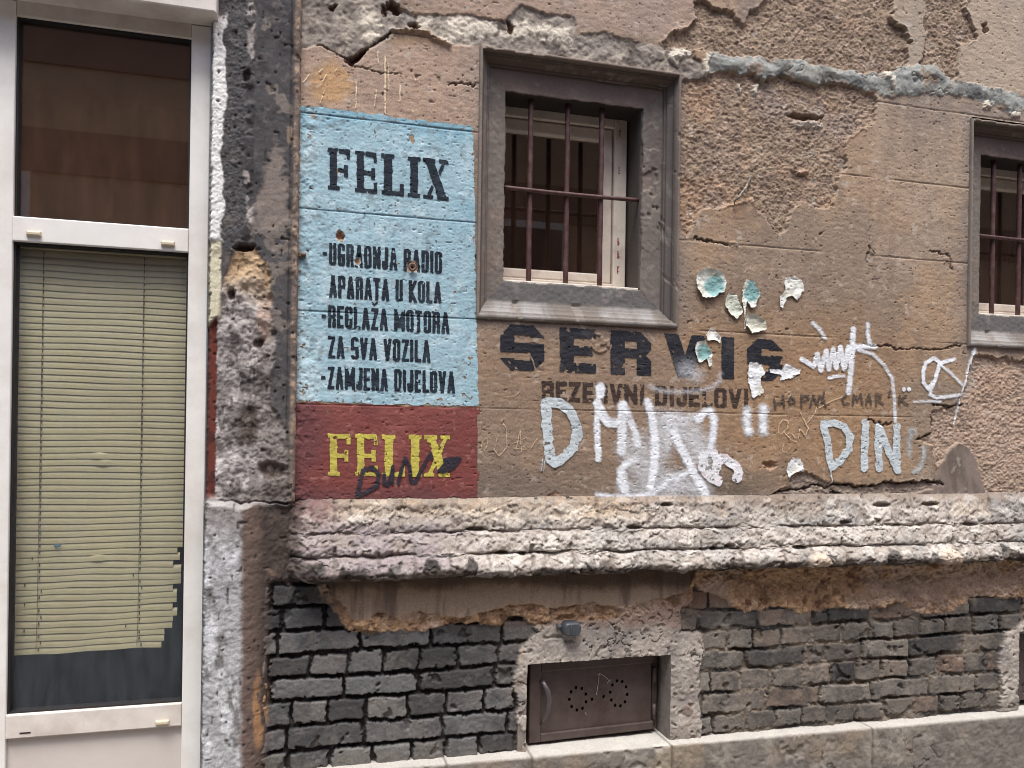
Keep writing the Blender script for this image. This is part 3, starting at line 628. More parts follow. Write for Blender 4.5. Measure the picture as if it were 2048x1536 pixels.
    e = ell(f.px, f.py, 1371, 1418, 12, 12); mixc(col, rgb(110, 90, 80), ss(1.1, .8, e) * .6); H += .003 * ss(1.1, .7, e)
    # soot corner by the pilaster, ochre run beside it
    mixc(col, rgb(44, 44, 46), ss(640, 540, f.px + 30 * n2) * ss(1190, 1150, f.py) * 0 + ss(690, 600, f.px + 30 * n2) * ss(1290, 1230, f.py) * .55)
    left = ss(-.065, -.092, X + .008 * n2); H += left * (.012 + .006 * n2); mixc(col, rgb(104, 88, 80), left * .6)
    mixc(col, rgb(168, 126, 88), ss(1.1, .5, ell(px, py, 527, 1400, 12, 60)) * .8)
    mixc(col, rgb(92, 86, 80), ss(-1.08, -1.14, Z) * .4)
    f.H = H.astype(np.float32); f.col = col; f.B = B
paint_brick(FB)
cx, cz = cells(FB.X), cells(FB.Z)
hole = np.zeros(cx.shape, bool)
for k in (0, 1):
    hole |= (cx > HX0 + k * HSTEP) & (cx < HX1 + k * HSTEP) & (cz > HZ0 - .1) & (cz < HZ1)
FB.build('brick_base', M['brick'], house, ~hole, 'sooty dark brick base, browner to the right')

# ------------------------------------------------------------------ stone plinth under the bricks
def plinth():
    us = axis([(-.075, 3.12, .004), (3.12, 7, .05)])
    knots = [(-.12, -1.136), (.03, -1.134), (.058, -1.133), (.064, -1.137), (.066, -1.16), (.068, -1.60)]
    ko = np.array([k[0] for k in knots]); kz = np.array([k[1] for k in knots])
    L = np.r_[0, np.cumsum(np.hypot(np.diff(ko), np.diff(kz)))]
    t = np.r_[np.linspace(0, .25, 60), np.linspace(.254, .46, 55), np.linspace(.47, L[-1], 25)]
    X, T = np.meshgrid(us, t, indexing='ij')
    O = np.interp(T, L, ko); Zz = np.interp(T, L, kz) - .012 * np.clip(X, 0, 3.5)
    n1 = fbm(X, T, 6, 5, 100); n2 = fbm(X, T, 30, 4, 101); n3 = fbm(X, T, 100, 3, 102)
    fr = ss(.172, .192, T)
    H = .003 * n1 + .003 * n2 + .0012 * n3
    chip = ss(.35, .75, fbm(X, T, 14, 4, 103)) * ss(.9, 1.3, X) * ss(2.3, 1.6, X)
    O = O + fr * (H - .012 * chip); Zz = Zz + (1 - fr) * (.002 * n1 + .0015 * n2) - .006 * chip * ss(.15, .2, T) * (1 - fr)
    j = np.zeros(X.shape)
    for jx in (.50, .80, 1.33, 2.19, 3.05): j = np.maximum(j, ss(.007, .0025, np.abs(X - jx + .003 * n2)))
    O -= .005 * j * ss(.1, .19, T); crk = ss(.05, .0, np.abs(fbm(X, T, 9, 4, 106))) * ss(.1, .4, fbm(X, T, 5, 3, 107)) * fr; O -= .006 * crk
    col = np.empty(X.shape + (3,), np.float32); col[:] = rgb(118, 111, 103)
    mixc(col, rgb(108, 102, 96), ss(0, .7, n1) * .7); mixc(col, rgb(158, 150, 138), ss(.1, .7, fbm(X, T, 9, 4, 104)) * .55); mixc(col, rgb(84, 78, 72), ss(.2, .7, n2) * .45)
    mixc(col, rgb(188, 178, 168), chip * .5); mixc(col, rgb(206, 200, 192), (1 - fr) * .75); mixc(col, rgb(150, 128, 104), ss(.2, .7, fbm(X, T, 4, 3, 105)) * .4 * fr)  # top face painted paler than the front, standing in for overhead light
    mixc(col, rgb(88, 80, 74), j * .5); mixc(col, rgb(70, 62, 56), crk * .6)
    co = np.stack([X, -O, Zz + CAM_H], -1).reshape(-1, 3)
    c4 = np.concatenate([col, np.full(X.shape + (1,), .9)], -1).reshape(-1, 4)
    link('plinth', mesh_np('plinth', co, grid_faces(*X.shape)[:, ::-1], c4), M['stone'], house, 'mottled grey stone plinth with overhead light painted into its pale top edge')
plinth()

# ------------------------------------------------------------------ pilaster between the shop front and the wall
us = axis([(-.284, LOFF, .003)]); vs = axis([(-1.6, -1.25, .01), (-1.25, 1.95, .003), (1.95, 5.4, .06)])
FP = Field(us, vs)
def paint_pilaster(f):
    X, Z = f.X, f.Z
    n1 = fbm(X, Z, 4, 4, 110); n2 = fbm(X, Z, 18, 5, 111); n3 = fbm(X, Z, 70, 4, 112, .65); nf = fbm(X, Z, 150, 2, 113)
    # straight-line version of the picture columns, measured at the height they are in
    px0, py = f.px, f.py
    px = px0 + (py - 700) * .0135                      # follow the lean of the uprights
    px = px + 5 * n2 + 2 * n3; pyn = py + 6 * fbm(X, Z, 20, 4, 114)
    upper = ss(1014, 994, pyn + 6 * n2)
    H = .018 + .0012 * n2 + .0010 * n3
    col = np.empty(X.shape + (3,), np.float32); col[:] = rgb(78, 75, 76)
    mixc(col, rgb(108, 102, 99), ss(0, .8, n1 + .3 * n2) * .6); mixc(col, rgb(52, 50, 51), ss(.0, .7, n2) * .7); mixc(col, rgb(136, 124, 114), ss(.42, .5, fbm(X, Z, 9, 5, 125)) * .7)
    B = np.full(X.shape, .5, np.float32)
    # upper left: dark grainy strip
    g = ss(490, 484, px) * ss(520, 500, pyn); H += g * (.004 + .0016 * n3 + .0012 * fbm(X, Z, 190, 2, 122)); mixc(col, rgb(150, 146, 144), g * ss(.45, .8, fbm(X, Z, 150, 2, 123)) * .7); B = np.maximum(B, g); mixc(col, rgb(82, 80, 80), g * .5)
    # ridge with pale broken paint
    rd = ss(12, 5, np.abs(px - 494)) * ss(500, 470, py); H += rd * .008 * ss(-.3, .4, n2); mixc(col, rgb(178, 168, 162), rd * ss(.05, .4, fbm(X, Z, 26, 4, 115)) * .8)
    # smooth dark face with a lighter worn patch
    e = ell(px, py, 546, 400, 32, 85) + .5 * n2; mixc(col, rgb(142, 128, 118), ss(1.1, .7, e) * .8); H -= .002 * ss(1.1, .8, e)
    mixc(col, rgb(150, 130, 112), ss(1.1, .7, ell(px, py, 575, 275, 8, 22) + .4 * n2) * .8)
    mixc(col, rgb(120, 110, 104), ss(.35, .7, fbm(X, Z, 34, 4, 116)) * .5)
    # right arris: thin pale brown edges
    ar = ss(577, 585, px0 + (py - 700) * .0135 + 2 * n2) * upper
    H += ar * (.006 + .004 * n2) ; mixc(col, rgb(132, 112, 98), ar * .65); mixc(col, rgb(176, 150, 126), ar * ss(.1, .5, n3 + .3 * n2) * .7)
    gr = ss(4, 1.5, np.abs(px0 + (py - 700) * .0135 - 577)) * upper; H -= .006 * gr
    H = np.where(X > LOFF - .004, np.minimum(H, .004), H)
    # broken middle: ochre hole, then light grey rough render
    gl = [(445, 560), (470, 500), (500, 492), (535, 530), (545, 640), (552, 700), (540, 800), (575, 860), (580, 1000), (425, 1000), (430, 700)]
    d = sdp(px, pyn, gl); m = ss(3, -3, d)
    gc = np.empty(col.shape, np.float32); gc[:] = rgb(164, 156, 152)
    mixc(gc, rgb(104, 98, 94), ss(0, .6, fbm(X * 1.5, Z * .6, 14, 5, 117)) * .8); mixc(gc, rgb(70, 64, 61), ss(.35, .7, fbm(X * 1.3, Z * .5, 24, 4, 127)) * .7); mixc(gc, rgb(194, 188, 184), ss(.1, .7, fbm(X, Z, 12, 4, 118)) * .6)
    mixc(gc, rgb(92, 82, 76), ss(500, 560, px + 20 * n1) * .55)
    mixc(gc, rgb(182, 150, 112), ss(620, 540, py + 20 * n2 - (px - 480) * .3) * .8); mixc(gc, rgb(172, 148, 134), ss(1.2, .7, ell(px, py, 530, 640, 14, 50)) * .8)
    col += (gc - col) * m[..., None]; H = H * (1 - m) + m * (.012 + .010 * n2 + .003 * n3 + .004 * fbm(X * 1.4, Z * .6, 30, 3, 126)); B = np.maximum(B, m)
    for cx_, cy_, rx, ry, dep in ((487, 497, 22, 8, .03), (463, 590, 10, 14, .015), (518, 688, 12, 8, .018), (488, 160, 9, 12, .015), (500, 850, 20, 40, .008), (545, 940, 30, 18, .012)):
        e = ell(px, pyn, cx_, cy_, rx, ry); H -= dep * ss(1.2, .5, e); mixc(col, rgb(70, 58, 52), ss(1.1, .7, e) * .6)
    # left paint: white, then cream, then dark red in a recess
    lw = 443 + 7 * fbm(X, Z, 10, 4, 124)
    w_ = ss(2, -2, px - lw) * ss(25, 45, pyn) * ss(492, 484, pyn); mixc(col, rgb(232, 229, 224), w_ * .95); H += w_ * (.004 - .0008 * n3) - w_ * .0008 * n2; B = B * (1 - w_) + .25 * w_
    c_ = ss(2, -2, px - 441 - 4 * n2) * ss(484, 492, pyn) * ss(648, 636, pyn + (px - 430) * .8); mixc(col, rgb(214, 206, 178), c_ * .95); B = B * (1 - c_) + .3 * c_
    r_ = ss(2, -2, px - 434 - 4 * n2) * ss(636, 648, pyn + (px - 430) * .8) * ss(1003, 990, pyn); mixc(col, rgb(104, 48, 38), r_ * .9); H = H * (1 - r_) + r_ * .002
    mixc(col, rgb(60, 34, 30), r_ * ss(.1, .6, n2) * .6)
    # lower half: pilaster base, light front with run-down whitewash, brown splayed side
    lo = 1 - upper
    sp = px0 + (py - 1250) * .008 + 4 * n2
    base = .052 + .002 * n1 + .003 * n2 + .0022 * n3
    base = base - .050 * ss(488, 545, sp)
    bc = np.empty(col.shape, np.float32); bc[:] = rgb(166, 165, 166)
    mixc(bc, rgb(214, 214, 216), ss(-.2, .5, fbm(X * 4, Z, 6, 5, 119)) * .75); mixc(bc, rgb(96, 92, 90), ss(.1, .6, fbm(X * 2, Z, 12, 5, 120)) * .75)
    mixc(bc, rgb(118, 110, 104), ss(1120, 1010, py + 40 * n2) * .7)
    mixc(bc, rgb(104, 88, 80), ss(478, 492, sp)); mixc(bc, rgb(66, 58, 54), ss(510, 535, sp) * .8); mixc(bc, rgb(130, 108, 94), ss(.2, .6, n2) * ss(478, 492, sp) * .5)
    mixc(bc, rgb(176, 132, 92), ss(1.1, .5, ell(px, py, 524, 1410, 10, 80) + .3 * n2) * .8)
    top = ss(1030, 1000, py + 4 * n2); 
    sink = ss(-.088, -.076, X + .004 * n2) * ss(-.50, -.56, Z + .02 * n2)
    H = H * upper + base * lo - .07 * sink; col += (bc - col) * lo[..., None]; B = np.maximum(B, lo * .8)
    H -= .012 * ss(3, 1, np.abs(pyn - 1003)) * ss(430, 440, px)
    mixc(col, rgb(196, 192, 188), ss(8, 3, np.abs(pyn - 1008)) * .5 * ss(560, 540, px))
    pit = ss(1.05, 1.3, fbm(X, Z * .7, 75, 1, 121)); H -= .004 * pit; mixc(col, rgb(60, 54, 52), pit * .5)
    # ragged seam where it meets the frame
    sm = ss(.010, .003, X + .284 + .003 * n3 + .002 * n2); H -= .02 * sm; mixc(col, rgb(50, 44, 42), sm * .6)
    f.H = H.astype(np.float32); f.col = col; f.B = np.clip(B, 0, 1)
paint_pilaster(FP)
FP.build('pilaster', M['plaster'], house, None, 'dark grey scaling pilaster with a whitewashed lower half')

# ------------------------------------------------------------------ barred windows
OX0, OX1, OZ0, OZ1 = .699, 1.226, .521, 1.194
def make_surround():
    prof = [(0, -.03), (.0005, .004), (.002, .012), (.0035, .0135), (.0095, .0135), (.0110, .012), (.0115, -.003), (.0185, -.004), (.0195, -.005), (.0200, -.0125), (.0225, -.020), (.0265, -.0265), (.0320, -.0305), (.0365, -.032), (.0370, -.0395), (.0435, -.040), (.0445, -.041), (.0450, -.0465), (.050, -.047), (.054, -.047)]
    x0, x1, z0, z1 = .589, 1.357, .376, 1.322
    V, Fc, Cl = [], [], []
    flat = [(t, -.047) for t in np.linspace(.05, .95, 18)]
    deep = [(1.0, -.050 - .14 * k / 20) for k in range(21)]
    n0 = 0
    for side in range(4):
        loops = []
        for s, o in prof:
            b = s * 1.45
            loops.append((x0 + s, x1 - s, z0 + b, z1 - s, o))
        a = loops[-1]
        for t, o in flat + deep:
            loops.append((a[0] + (OX0 - a[0]) * t, a[1] + (OX1 - a[1]) * t, a[2] + (OZ0 - a[2]) * t, a[3] + (OZ1 - a[3]) * t, o))
        N = 150 if side % 2 == 0 else 190
        t = np.linspace(0, 1, N)
        co = []
        for (l, r, b, tp, o) in loops:
            p, q = [((l, b), (r, b)), ((r, b), (r, tp)), ((r, tp), (l, tp)), ((l, tp), (l, b))][side]
            co.append(np.stack([p[0] + (q[0] - p[0]) * t, np.full(N, o), p[1] + (q[1] - p[1]) * t], -1))
        co = np.array(co).transpose(1, 0, 2)                       # N x loops x (X, o, Z)
        X, O, Z = co[..., 0].copy(), co[..., 1].copy(), co[..., 2].copy()
        n1 = fbm(X, Z + O, 7, 4, 130); n2 = fbm(X, Z + O, 30, 4, 131); n3 = fbm(X, Z + O, 90, 3, 132)
        K = len(loops); kk = np.arange(K)
        dep = (kk >= len(prof) + len(flat)) [None, :] * 1.0
        mould = (kk < len(prof) - 1)[None, :] * 1.0
        outn = np.clip(ss(0, 1, mould), 0, 1)
        O += (.0014 * n1 + .0012 * n2 + .0010 * n3) * (1 - dep) * (1 - .6 * mould)
        chip = ss(.55, .7, fbm(X, Z + O, 15, 4, 133 + side)) * mould; O -= .005 * chip; O += .0008 * fbm(X, Z, 20, 4, 136) * mould
        # chipped arris round the opening
        ar = (kk == len(prof) + len(flat))[None, :] * 1.0
        dx = .010 * np.clip(fbm(X, Z, 22, 4, 140 + side), -.2, 1) * ar + .003 * n2 * ar
        if side == 0: Z -= dx
        if side == 1: X += dx
        if side == 2: Z += dx
        if side == 3: X -= dx
        if side == 1:                                              # scabbed render low on the right
            sb = ss(.1, .2, fbm(X, Z, 13, 4, 134)) * (1 - dep) * (1 - mould) * ss(.6, .75, Z) * ss(1.15, 1.05, Z); O += .005 * sb
        col = np.empty(X.shape + (3,), np.float32); col[:] = rgb(116, 108, 101)
        mixc(col, rgb(128, 112, 102), ss(0, .7, n1) * .6); mixc(col, rgb(84, 78, 76), ss(.1, .7, fbm(X, Z, 5, 4, 135)) * .6)
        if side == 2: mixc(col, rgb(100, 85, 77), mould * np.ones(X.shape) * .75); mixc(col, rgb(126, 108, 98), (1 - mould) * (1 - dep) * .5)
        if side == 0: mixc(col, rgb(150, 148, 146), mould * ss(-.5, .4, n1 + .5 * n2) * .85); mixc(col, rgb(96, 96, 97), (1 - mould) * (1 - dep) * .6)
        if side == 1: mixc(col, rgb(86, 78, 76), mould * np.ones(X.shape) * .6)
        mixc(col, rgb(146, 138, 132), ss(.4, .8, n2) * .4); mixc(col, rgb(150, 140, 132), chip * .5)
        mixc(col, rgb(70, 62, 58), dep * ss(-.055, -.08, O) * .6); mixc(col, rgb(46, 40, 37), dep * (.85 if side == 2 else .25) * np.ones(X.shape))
        grv = ((kk == 6) | (kk == 7) | (kk == 9) | (kk == 14) | (kk == 17))[None, :] * 1.0; mixc(col, rgb(62, 54, 49), grv * .6 * np.ones(X.shape) * (1 if side != 0 else .4))
        crest = ((kk >= 2) & (kk <= 6))[None, :] * 1.0; mixc(col, rgb(136, 122, 110), crest * (.55 if side != 0 else .2) * np.ones(X.shape))
        idx = n0 + np.arange(N * K).reshape(N, K)
        f = np.stack([idx[:-1, :-1], idx[1:, :-1], idx[1:, 1:], idx[:-1, 1:]], -1).reshape(-1, 4)
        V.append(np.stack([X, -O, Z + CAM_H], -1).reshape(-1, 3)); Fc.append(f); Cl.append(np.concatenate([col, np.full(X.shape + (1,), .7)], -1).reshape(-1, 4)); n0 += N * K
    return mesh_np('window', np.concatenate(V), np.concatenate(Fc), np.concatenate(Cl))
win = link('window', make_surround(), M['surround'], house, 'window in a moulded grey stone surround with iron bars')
def sub(mb, name, mat, label=None, smooth=False): return mb.build(name, mat, win, label, smooth)
D0 = -.168                                                        # window joinery stands this far back
cas = MB()
bx0, bx1, bz0, bz1 = OX0 - .085, OX1 - .008, OZ0 + .006, OZ1 + .012
cas.box(bx0, bx0 + .05, D0 - .05, D0, bz0, bz1, .004); cas.box(bx1 - .052, bx1, D0 - .05, D0, bz0, bz1, .004)
cas.box(bx0 + .05, bx1 - .052, D0 - .05, D0 - .001, bz1 - .045, bz1, .004); cas.box(bx0 + .05, bx1 - .052, D0 - .05, D0 - .001, bz0, bz0 + .032, .004)
sub(cas, 'casing', M['sash'])
ra = MB(); sx0, sx1, sz0, sz1 = bx0 + .053, bx1 - .055, bz0 + .034, bz1 - .047
ra.box(sx0, sx0 + .045, D0 - .045, D0 - .012, sz0, sz1, .006); ra.box(sx1 - .047, sx1, D0 - .045, D0 - .012, sz0, sz1, .006)
ra.box(sx0 + .045, sx1 - .047, D0 - .045, D0 - .013, sz1 - .052, sz1, .008); ra.box(sx0 + .045, sx1 - .047, D0 - .045, D0 - .013, sz0, sz0 + .036, .006)
sub(ra, 'sash', M['sash'])
tp = MB(); rnd = random.Random(4)
for zc in (1.13, .985, .71, .66, .60):
    for k in range(5):
        z = zc + k * .006; w = rnd.choice((.004, .006, .009)); tp.box(bx1 - .035, bx1 - .035 + w, D0, D0 + .0012, z, z + .0035)
sub(tp, 'red_marking', M['tape'])
gp = MB(); gp.box(sx0 + .04, sx1 - .042, D0 - .034, D0 - .030, sz0 + .03, sz1 - .045); sub(gp, 'pane', M['pane'])
rm = MB()                                                          # the dim room behind
for b in ((OX0 - .35, OX1 + .35, -1.2, -1.19, OZ0 - .3, OZ1 + .3), (OX0 - .35, OX0 - .34, -1.19, D0 - .06, OZ0 - .3, OZ1 + .3), (OX1 + .34, OX1 + .35, -1.19, D0 - .06, OZ0 - .3, OZ1 + .3), (OX0 - .34, OX1 + .34, -1.19, D0 - .06, OZ1 + .29, OZ1 + .3), (OX0 - .34, OX1 + .34, -1.19, D0 - .06, OZ0 - .3, OZ0 - .29)): rm.box(*b)
sub(rm, 'room', M['dark_room'])
def curtain(x0, x1, amp, per, back, sd):
    u = np.linspace(x0, x1, 90); v = np.linspace(OZ0 - .05, OZ1 + .05, 30); X, Z = np.meshgrid(u, v, indexing='ij')
    O = back + amp * np.sin(X * per + 2 * fbm(X, Z * .2, 4, 2, sd)) + .004 * fbm(X, Z, 6, 2, sd + 1)
    return mesh_np('curtain', np.stack([X, -O, Z + CAM_H], -1).reshape(-1, 3), grid_faces(*X.shape))
link('curtain', curtain(OX0 - .02, OX0 + .17, .012, 95, -.28, 150), M['curtain'], win, 'brown curtain hanging at the left of the pane')
gb = [.803, .945, 1.079]
for x in gb:
    sub(MB().tube([(x + .0006 * math.sin(k * 1.7), -.085, OZ0 - .01 + k * (OZ1 - OZ0 + .03) / 12) for k in range(13)], .0098, 14), 'bar', M['iron_bar'], None, True)
cb = MB().tube([(OX0 - .01 + k * (OX1 - OX0 + .02) / 12, -.072, .862 - .003 * math.sin(k / 12 * 3.1)) for k in range(13)], .0078, 12); sub(cb, 'cross_bar', M['iron_bar'], None, True)
sl = MB().box(OX0 + .004, OX1 - .004, -.165, -.052, OZ0 - .006, OZ0 + .006, .003); sub(sl, 'sill', M['surround_sill'] if 'surround_sill' in M else M['sash'], 'dusty pale inner sill')
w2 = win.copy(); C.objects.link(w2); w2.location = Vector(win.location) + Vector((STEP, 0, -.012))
w2['label'] = 'barred window cut off by the edge of the view'
for ch in list(win.children):
    c = ch.copy(); C.objects.link(c); c.parent = w2
    if c.name.startswith('curtain'):
        c.data = curtain(OX0 - .02, OX1, .012, 70, -.28, 155); c.data.materials.append(M['curtain']); c['label'] = 'brown curtain in upright folds across the pane'

# ------------------------------------------------------------------ iron hatch in the brick base
hatch = MB()
hx0, hx1, hz0, hz1 = HX0 + .022, HX1 - .012, HZ0 - .006, HZ1 - .012
HO = -.030
fr = .044
hatch.box(hx0, hx0 + fr, HO - .03, HO, hz0, hz1, .004); hatch.box(hx1 - .022, hx1, HO - .05, HO - .016, hz0, hz1, .003)
hatch.box(hx0 + fr, hx1 - .022, HO - .03, HO - .001, hz1 - .036, hz1, .004); hatch.box(hx0 + fr, hx1 - .022, HO - .03, HO - .001, hz0, hz0 + .03, .004)
door = hatch.build('hatch_door', M['hatch_iron'], house, 'brown sheet-iron hatch door with two rings of air holes')
def hatch_panel():
    u = np.arange(hx0 + fr - .004, hx1 - .028, .0012); v = np.arange(hz0 + .028, hz1 - .034, .0012)
    X, Z = np.meshgrid(u, v, indexing='ij')
    O = HO - .011 + .002 * fbm(X, Z, 4, 3, 160) + .0005 * fbm(X, Z, 18, 3, 161)
    hol = np.zeros(X.shape, bool)
    H = []
    for cx_, cy_, rx, ry, n, a0 in ((1158, 1399, 17.5, 23, 9, .3), (1242, 1390, 17.5, 26, 10, .1)):
        for k in range(n):
            a = a0 + 2 * math.pi * k / n; H.append((cx_ + rx * math.cos(a), cy_ + ry * math.sin(a)))
    H += [(1187, 1401), (1211, 1396)]
    for hx, hy in H:
        a, b = wall(hx, hy, HO - .011); hol |= np.hypot(X - a, (Z - b) * .85) < .0056
    f = grid_faces(*X.shape, ~(cells(hol.astype(float)) > .5))
    co, f, _ = compact(np.stack([X, -O, Z + CAM_H], -1).reshape(-1, 3), f, None)
    return mesh_np('panel', co, f)
link('panel', hatch_panel(), M['hatch_iron'], door)
a = [wall(x, y, HO + o) + (HO + o,) for x, y, o in ((1081, 1362, .0), (1088, 1368, .014), (1096, 1384, .024), (1099, 1402, .027), (1096, 1422, .024), (1089, 1438, .012), (1083, 1450, .0))]
MB().tube([(p[0], p[2], p[1]) for p in a], [.006, .008, .0095, .0095, .0095, .008, .006], 12, True, .55).build('handle', M['handle_iron'], door, None, True)
hg = MB()
for z in (hz1 - .085, hz0 + .065): hg.tube([(hx1 - .016, HO - .008, z - .028), (hx1 - .016, HO - .008, z + .028)], .008, 12)
hg.build('hinge', M['hatch_iron'], door, None, True)
ch = MB()
for pts in ([(1196, 1392), (1200, 1368), (1202, 1349)], [(1197, 1352), (1204, 1350), (1214, 1356), (1224, 1366)], [(1218, 1369), (1226, 1362)], [(1082, 1366), (1087, 1360), (1091, 1367)], [(1083, 1366), (1091, 1366)], [(1174, 1427), (1175, 1432)]):
    q = [wall(x, y, HO - .008) for x, y in pts]; ch.tube([(x, HO - .0085 if pts[0][0] > 1100 else HO + .001, z) for x, z in q], .0011, 6)
ch.build('chalk_mark', mat_plain('chalk', (170, 160, 155), rough=.9), door)
rv = MB()                                                          # lining of the opening and the dark cellar behind
B0, B1 = .010, -.13
rev_m = mat_plain('rough_cement', (128, 118, 110), rough=.95, var=.2, vfreq=40, bump=.7, bfreq=120, dirt=(84, 78, 74), dfreq=12, damt=.7)
rv.box(HX0 - .03, HX0, B1, B0 - .004, HZ0 - .03, HZ1 + .03); rv.box(HX1, HX1 + .03, B1, B0 - .001, HZ0 - .03, HZ1 + .03)
rv.box(HX0, HX1, B1, B0 - .006, HZ1, HZ1 + .03)
revl = rv.build('hatch_opening', rev_m, house)
MB().box(HX0 - .03, HX1 + .03, B1 - .012, B1 - .002, HZ0 - .1, HZ1 + .03).build('cellar_back', M['cellar'], revl)
bpy.context.view_layer.update()
pv_ = Vector((hx0, -HO, 0)); door.matrix_world = Matrix.Translation(pv_) @ Matrix.Rotation(math.radians(3.0), 4, 'Z') @ Matrix.Translation(-pv_) @ door.matrix_world
bpy.context.view_layer.update()
r2 = revl.copy(); C.objects.link(r2); r2.location = Vector(revl.location) + Vector((HSTEP, 0, -.012))
for chd in list(revl.children):
    c = chd.copy(); C.objects.link(c); c.parent = r2
d2 = door.copy(); C.objects.link(d2); d2.location = Vector(door.location) + Vector((HSTEP, 0, -.012)); d2['label'] = 'second iron hatch door just inside the right edge'
for chd in list(door.children):
    if chd.name.startswith('chalk'): continue
    c = chd.copy(); C.objects.link(c); c.parent = d2

# ------------------------------------------------------------------ painted shop signs: lettering
def letters():
    """strokes on a box of height 1: segments in units (x of width, y of height), corners to chamfer"""
    return {
        'U': ('L0 L1|L1 R1|R0 R1', 'cd', 1), 'G': ('L0 L1|L0 R0|L1 R1|R.54 R1|R0 R.2|C.54 R.54', 'abcd', 1), 'R': ('L0 L1|L0 R0|R0 R.45|L.5 R.5|R.56 R1', 'b', 1),
        'A': ('A', '', 1.08), 'D': ('L0 L1|L0 R0|R0 R1|L1 R1', 'bd', 1), 'N': ('L0 L1|R0 R1|L0 R1', '', 1.05), 'J': ('R0 R1|L1 R1|L.72 L1', 'cd', .85),
        'I': ('C0 C1', '', .45), 'O': ('L0 L1|L0 R0|R0 R1|L1 R1', 'abcd', 1), 'P': ('L0 L1|L0 R0|R0 R.5|L.5 R.5', 'b', 1), 'T': ('L0 R0|C0 C1', '', .95),
        'K': ('L0 L1|R0 L.55|L.4 R1', '', 1.05), 'L': ('L0 L1|L1 R1', '', .85), 'E': ('L0 L1|L0 R0|L.5 r.5|L1 R1', '', .9), 'M': ('L0 L1|R0 R1|L0 C.8|R0 C.8', '', 1.4),
        'Z': ('L0 R0|R0 L1|L1 R1', '', .95), 'S': ('L0 R0|L0 L.45|L.5 R.5|R.5 R1|L1 R1|R0 R.05|L.95 L1', 'abcd', 1), 'V': ('V', '', 1.05), 'B': ('L0 L1|L0 R0|R0 R1|L1 R1|L.5 R.5', 'bd', 1),
    }
LET = letters()
def glyph(ch, x, y, w, h, r):
    """distance-like mask (<0 inside) of a block letter; x, y in picture units from the letter's top left"""
    d = np.full(x.shape, 99.)
    spec, cham, _ = LET[ch]
    hr = r * (.66 if r > 8 else .95); r = min(r, w / 2)
    cx_ = {'L': r, 'R': w - r, 'C': w / 2, 'r': w - r * 1.5}; cy = lambda v: hr + float(v) * (h - 2 * hr)
    if ch in 'AV':
        yy = y if ch == 'A' else h - y
        t = np.clip(yy / h, 0, 1)
        for s in (-1, 1): d = np.minimum(d, np.abs(x - (w / 2 + s * t * (w / 2 - r * .95))) - r)
        d = np.maximum(d, np.abs(y - h / 2) - h / 2)
        if ch == 'A': d = np.minimum(d, np.maximum(np.abs(y - h * .70) - hr * .8, np.abs(x - w / 2) - w * .28))
        return d
    for s in spec.split('|'):
        p, q = s.split(' ')
        ax, ay, bx, by = cx_[p[0]], cy(p[1:]), cx_[q[0]], cy(q[1:])
        if abs(ax - bx) < 1e-6: e = np.maximum(np.abs(x - ax) - r, np.maximum(min(ay, by) - hr - y, y - max(ay, by) - hr))
        elif abs(ay - by) < 1e-6: e = np.maximum(np.abs(y - ay) - hr, np.maximum(min(ax, bx) - r - x, x - max(ax, bx) - r))
        else:
            t = (y - ay) / (by - ay); xc = ax + (bx - ax) * t
            e = np.maximum(np.abs(x - xc) - r * 1.05, np.maximum(min(ay, by) - hr - y, y - max(ay, by) - hr))
        d = np.minimum(d, e)
    c = r * (1.5 if r > 8 else 1.2)
    for k in cham:
        ux = x if k in 'ac' else w - x; uy = y if k in 'ab' else h - y
        d = np.maximum(d, (c - ux - uy) * .7)
    if ch == 'R': d = np.maximum(d, r * .75 - (w - x) - np.abs(y - h * .53) * .9)
    return d
def quad_map(q):
    """q: picture corners (x left, y top left, y bottom left, x right, y top right, y bottom right) -> (s, t) in picture units"""
    xl, tl, bl, xr, tr, br = q
    Wd = xr - xl; Hh = ((bl - tl) + (br - tr)) / 2
    def f(px, py):
        s = (px - xl) / Wd; a = tl + (tr - tl) * s; b = bl + (br - bl) * s
        return s * Wd, (py - a) / (b - a) * Hh
    return f, Wd, Hh
def text_mask(text, q, r, gap, spans=None):
    f, Wd, Hh = quad_map(q)
    if spans is None:
        nat = [(.5 if c == ' ' else LET[c][2]) for c in text]
        unit = (Wd - gap * (len(text) - 1)) / sum(nat); x = 0; spans = []
        for c, n in zip(text, nat): spans.append((c, x, n * unit)); x += n * unit + gap
    def m(px, py, X, Z):
        wob = fbm(X, Z, 90, 3, 170) * .55
        s, t = f(px, py); d = np.full(px.shape, 99.)
        for c, x0, w in spans:
            if c == ' ': continue
            k = np.nonzero((s > x0 - 4) & (s < x0 + w + 4) & (t > -6) & (t < Hh + 6))
            d[k] = np.minimum(d[k], glyph(c, s[k] - x0, t[k], w, Hh, r))
        return d + wob
    return m
def worn(m, amt, f=60, seed=180):
    def g(px, py, X, Z):
        d = m(px, py, X, Z); w = fbm(X, Z, f, 4, seed); return np.where(w > amt, 9., d)
    return g
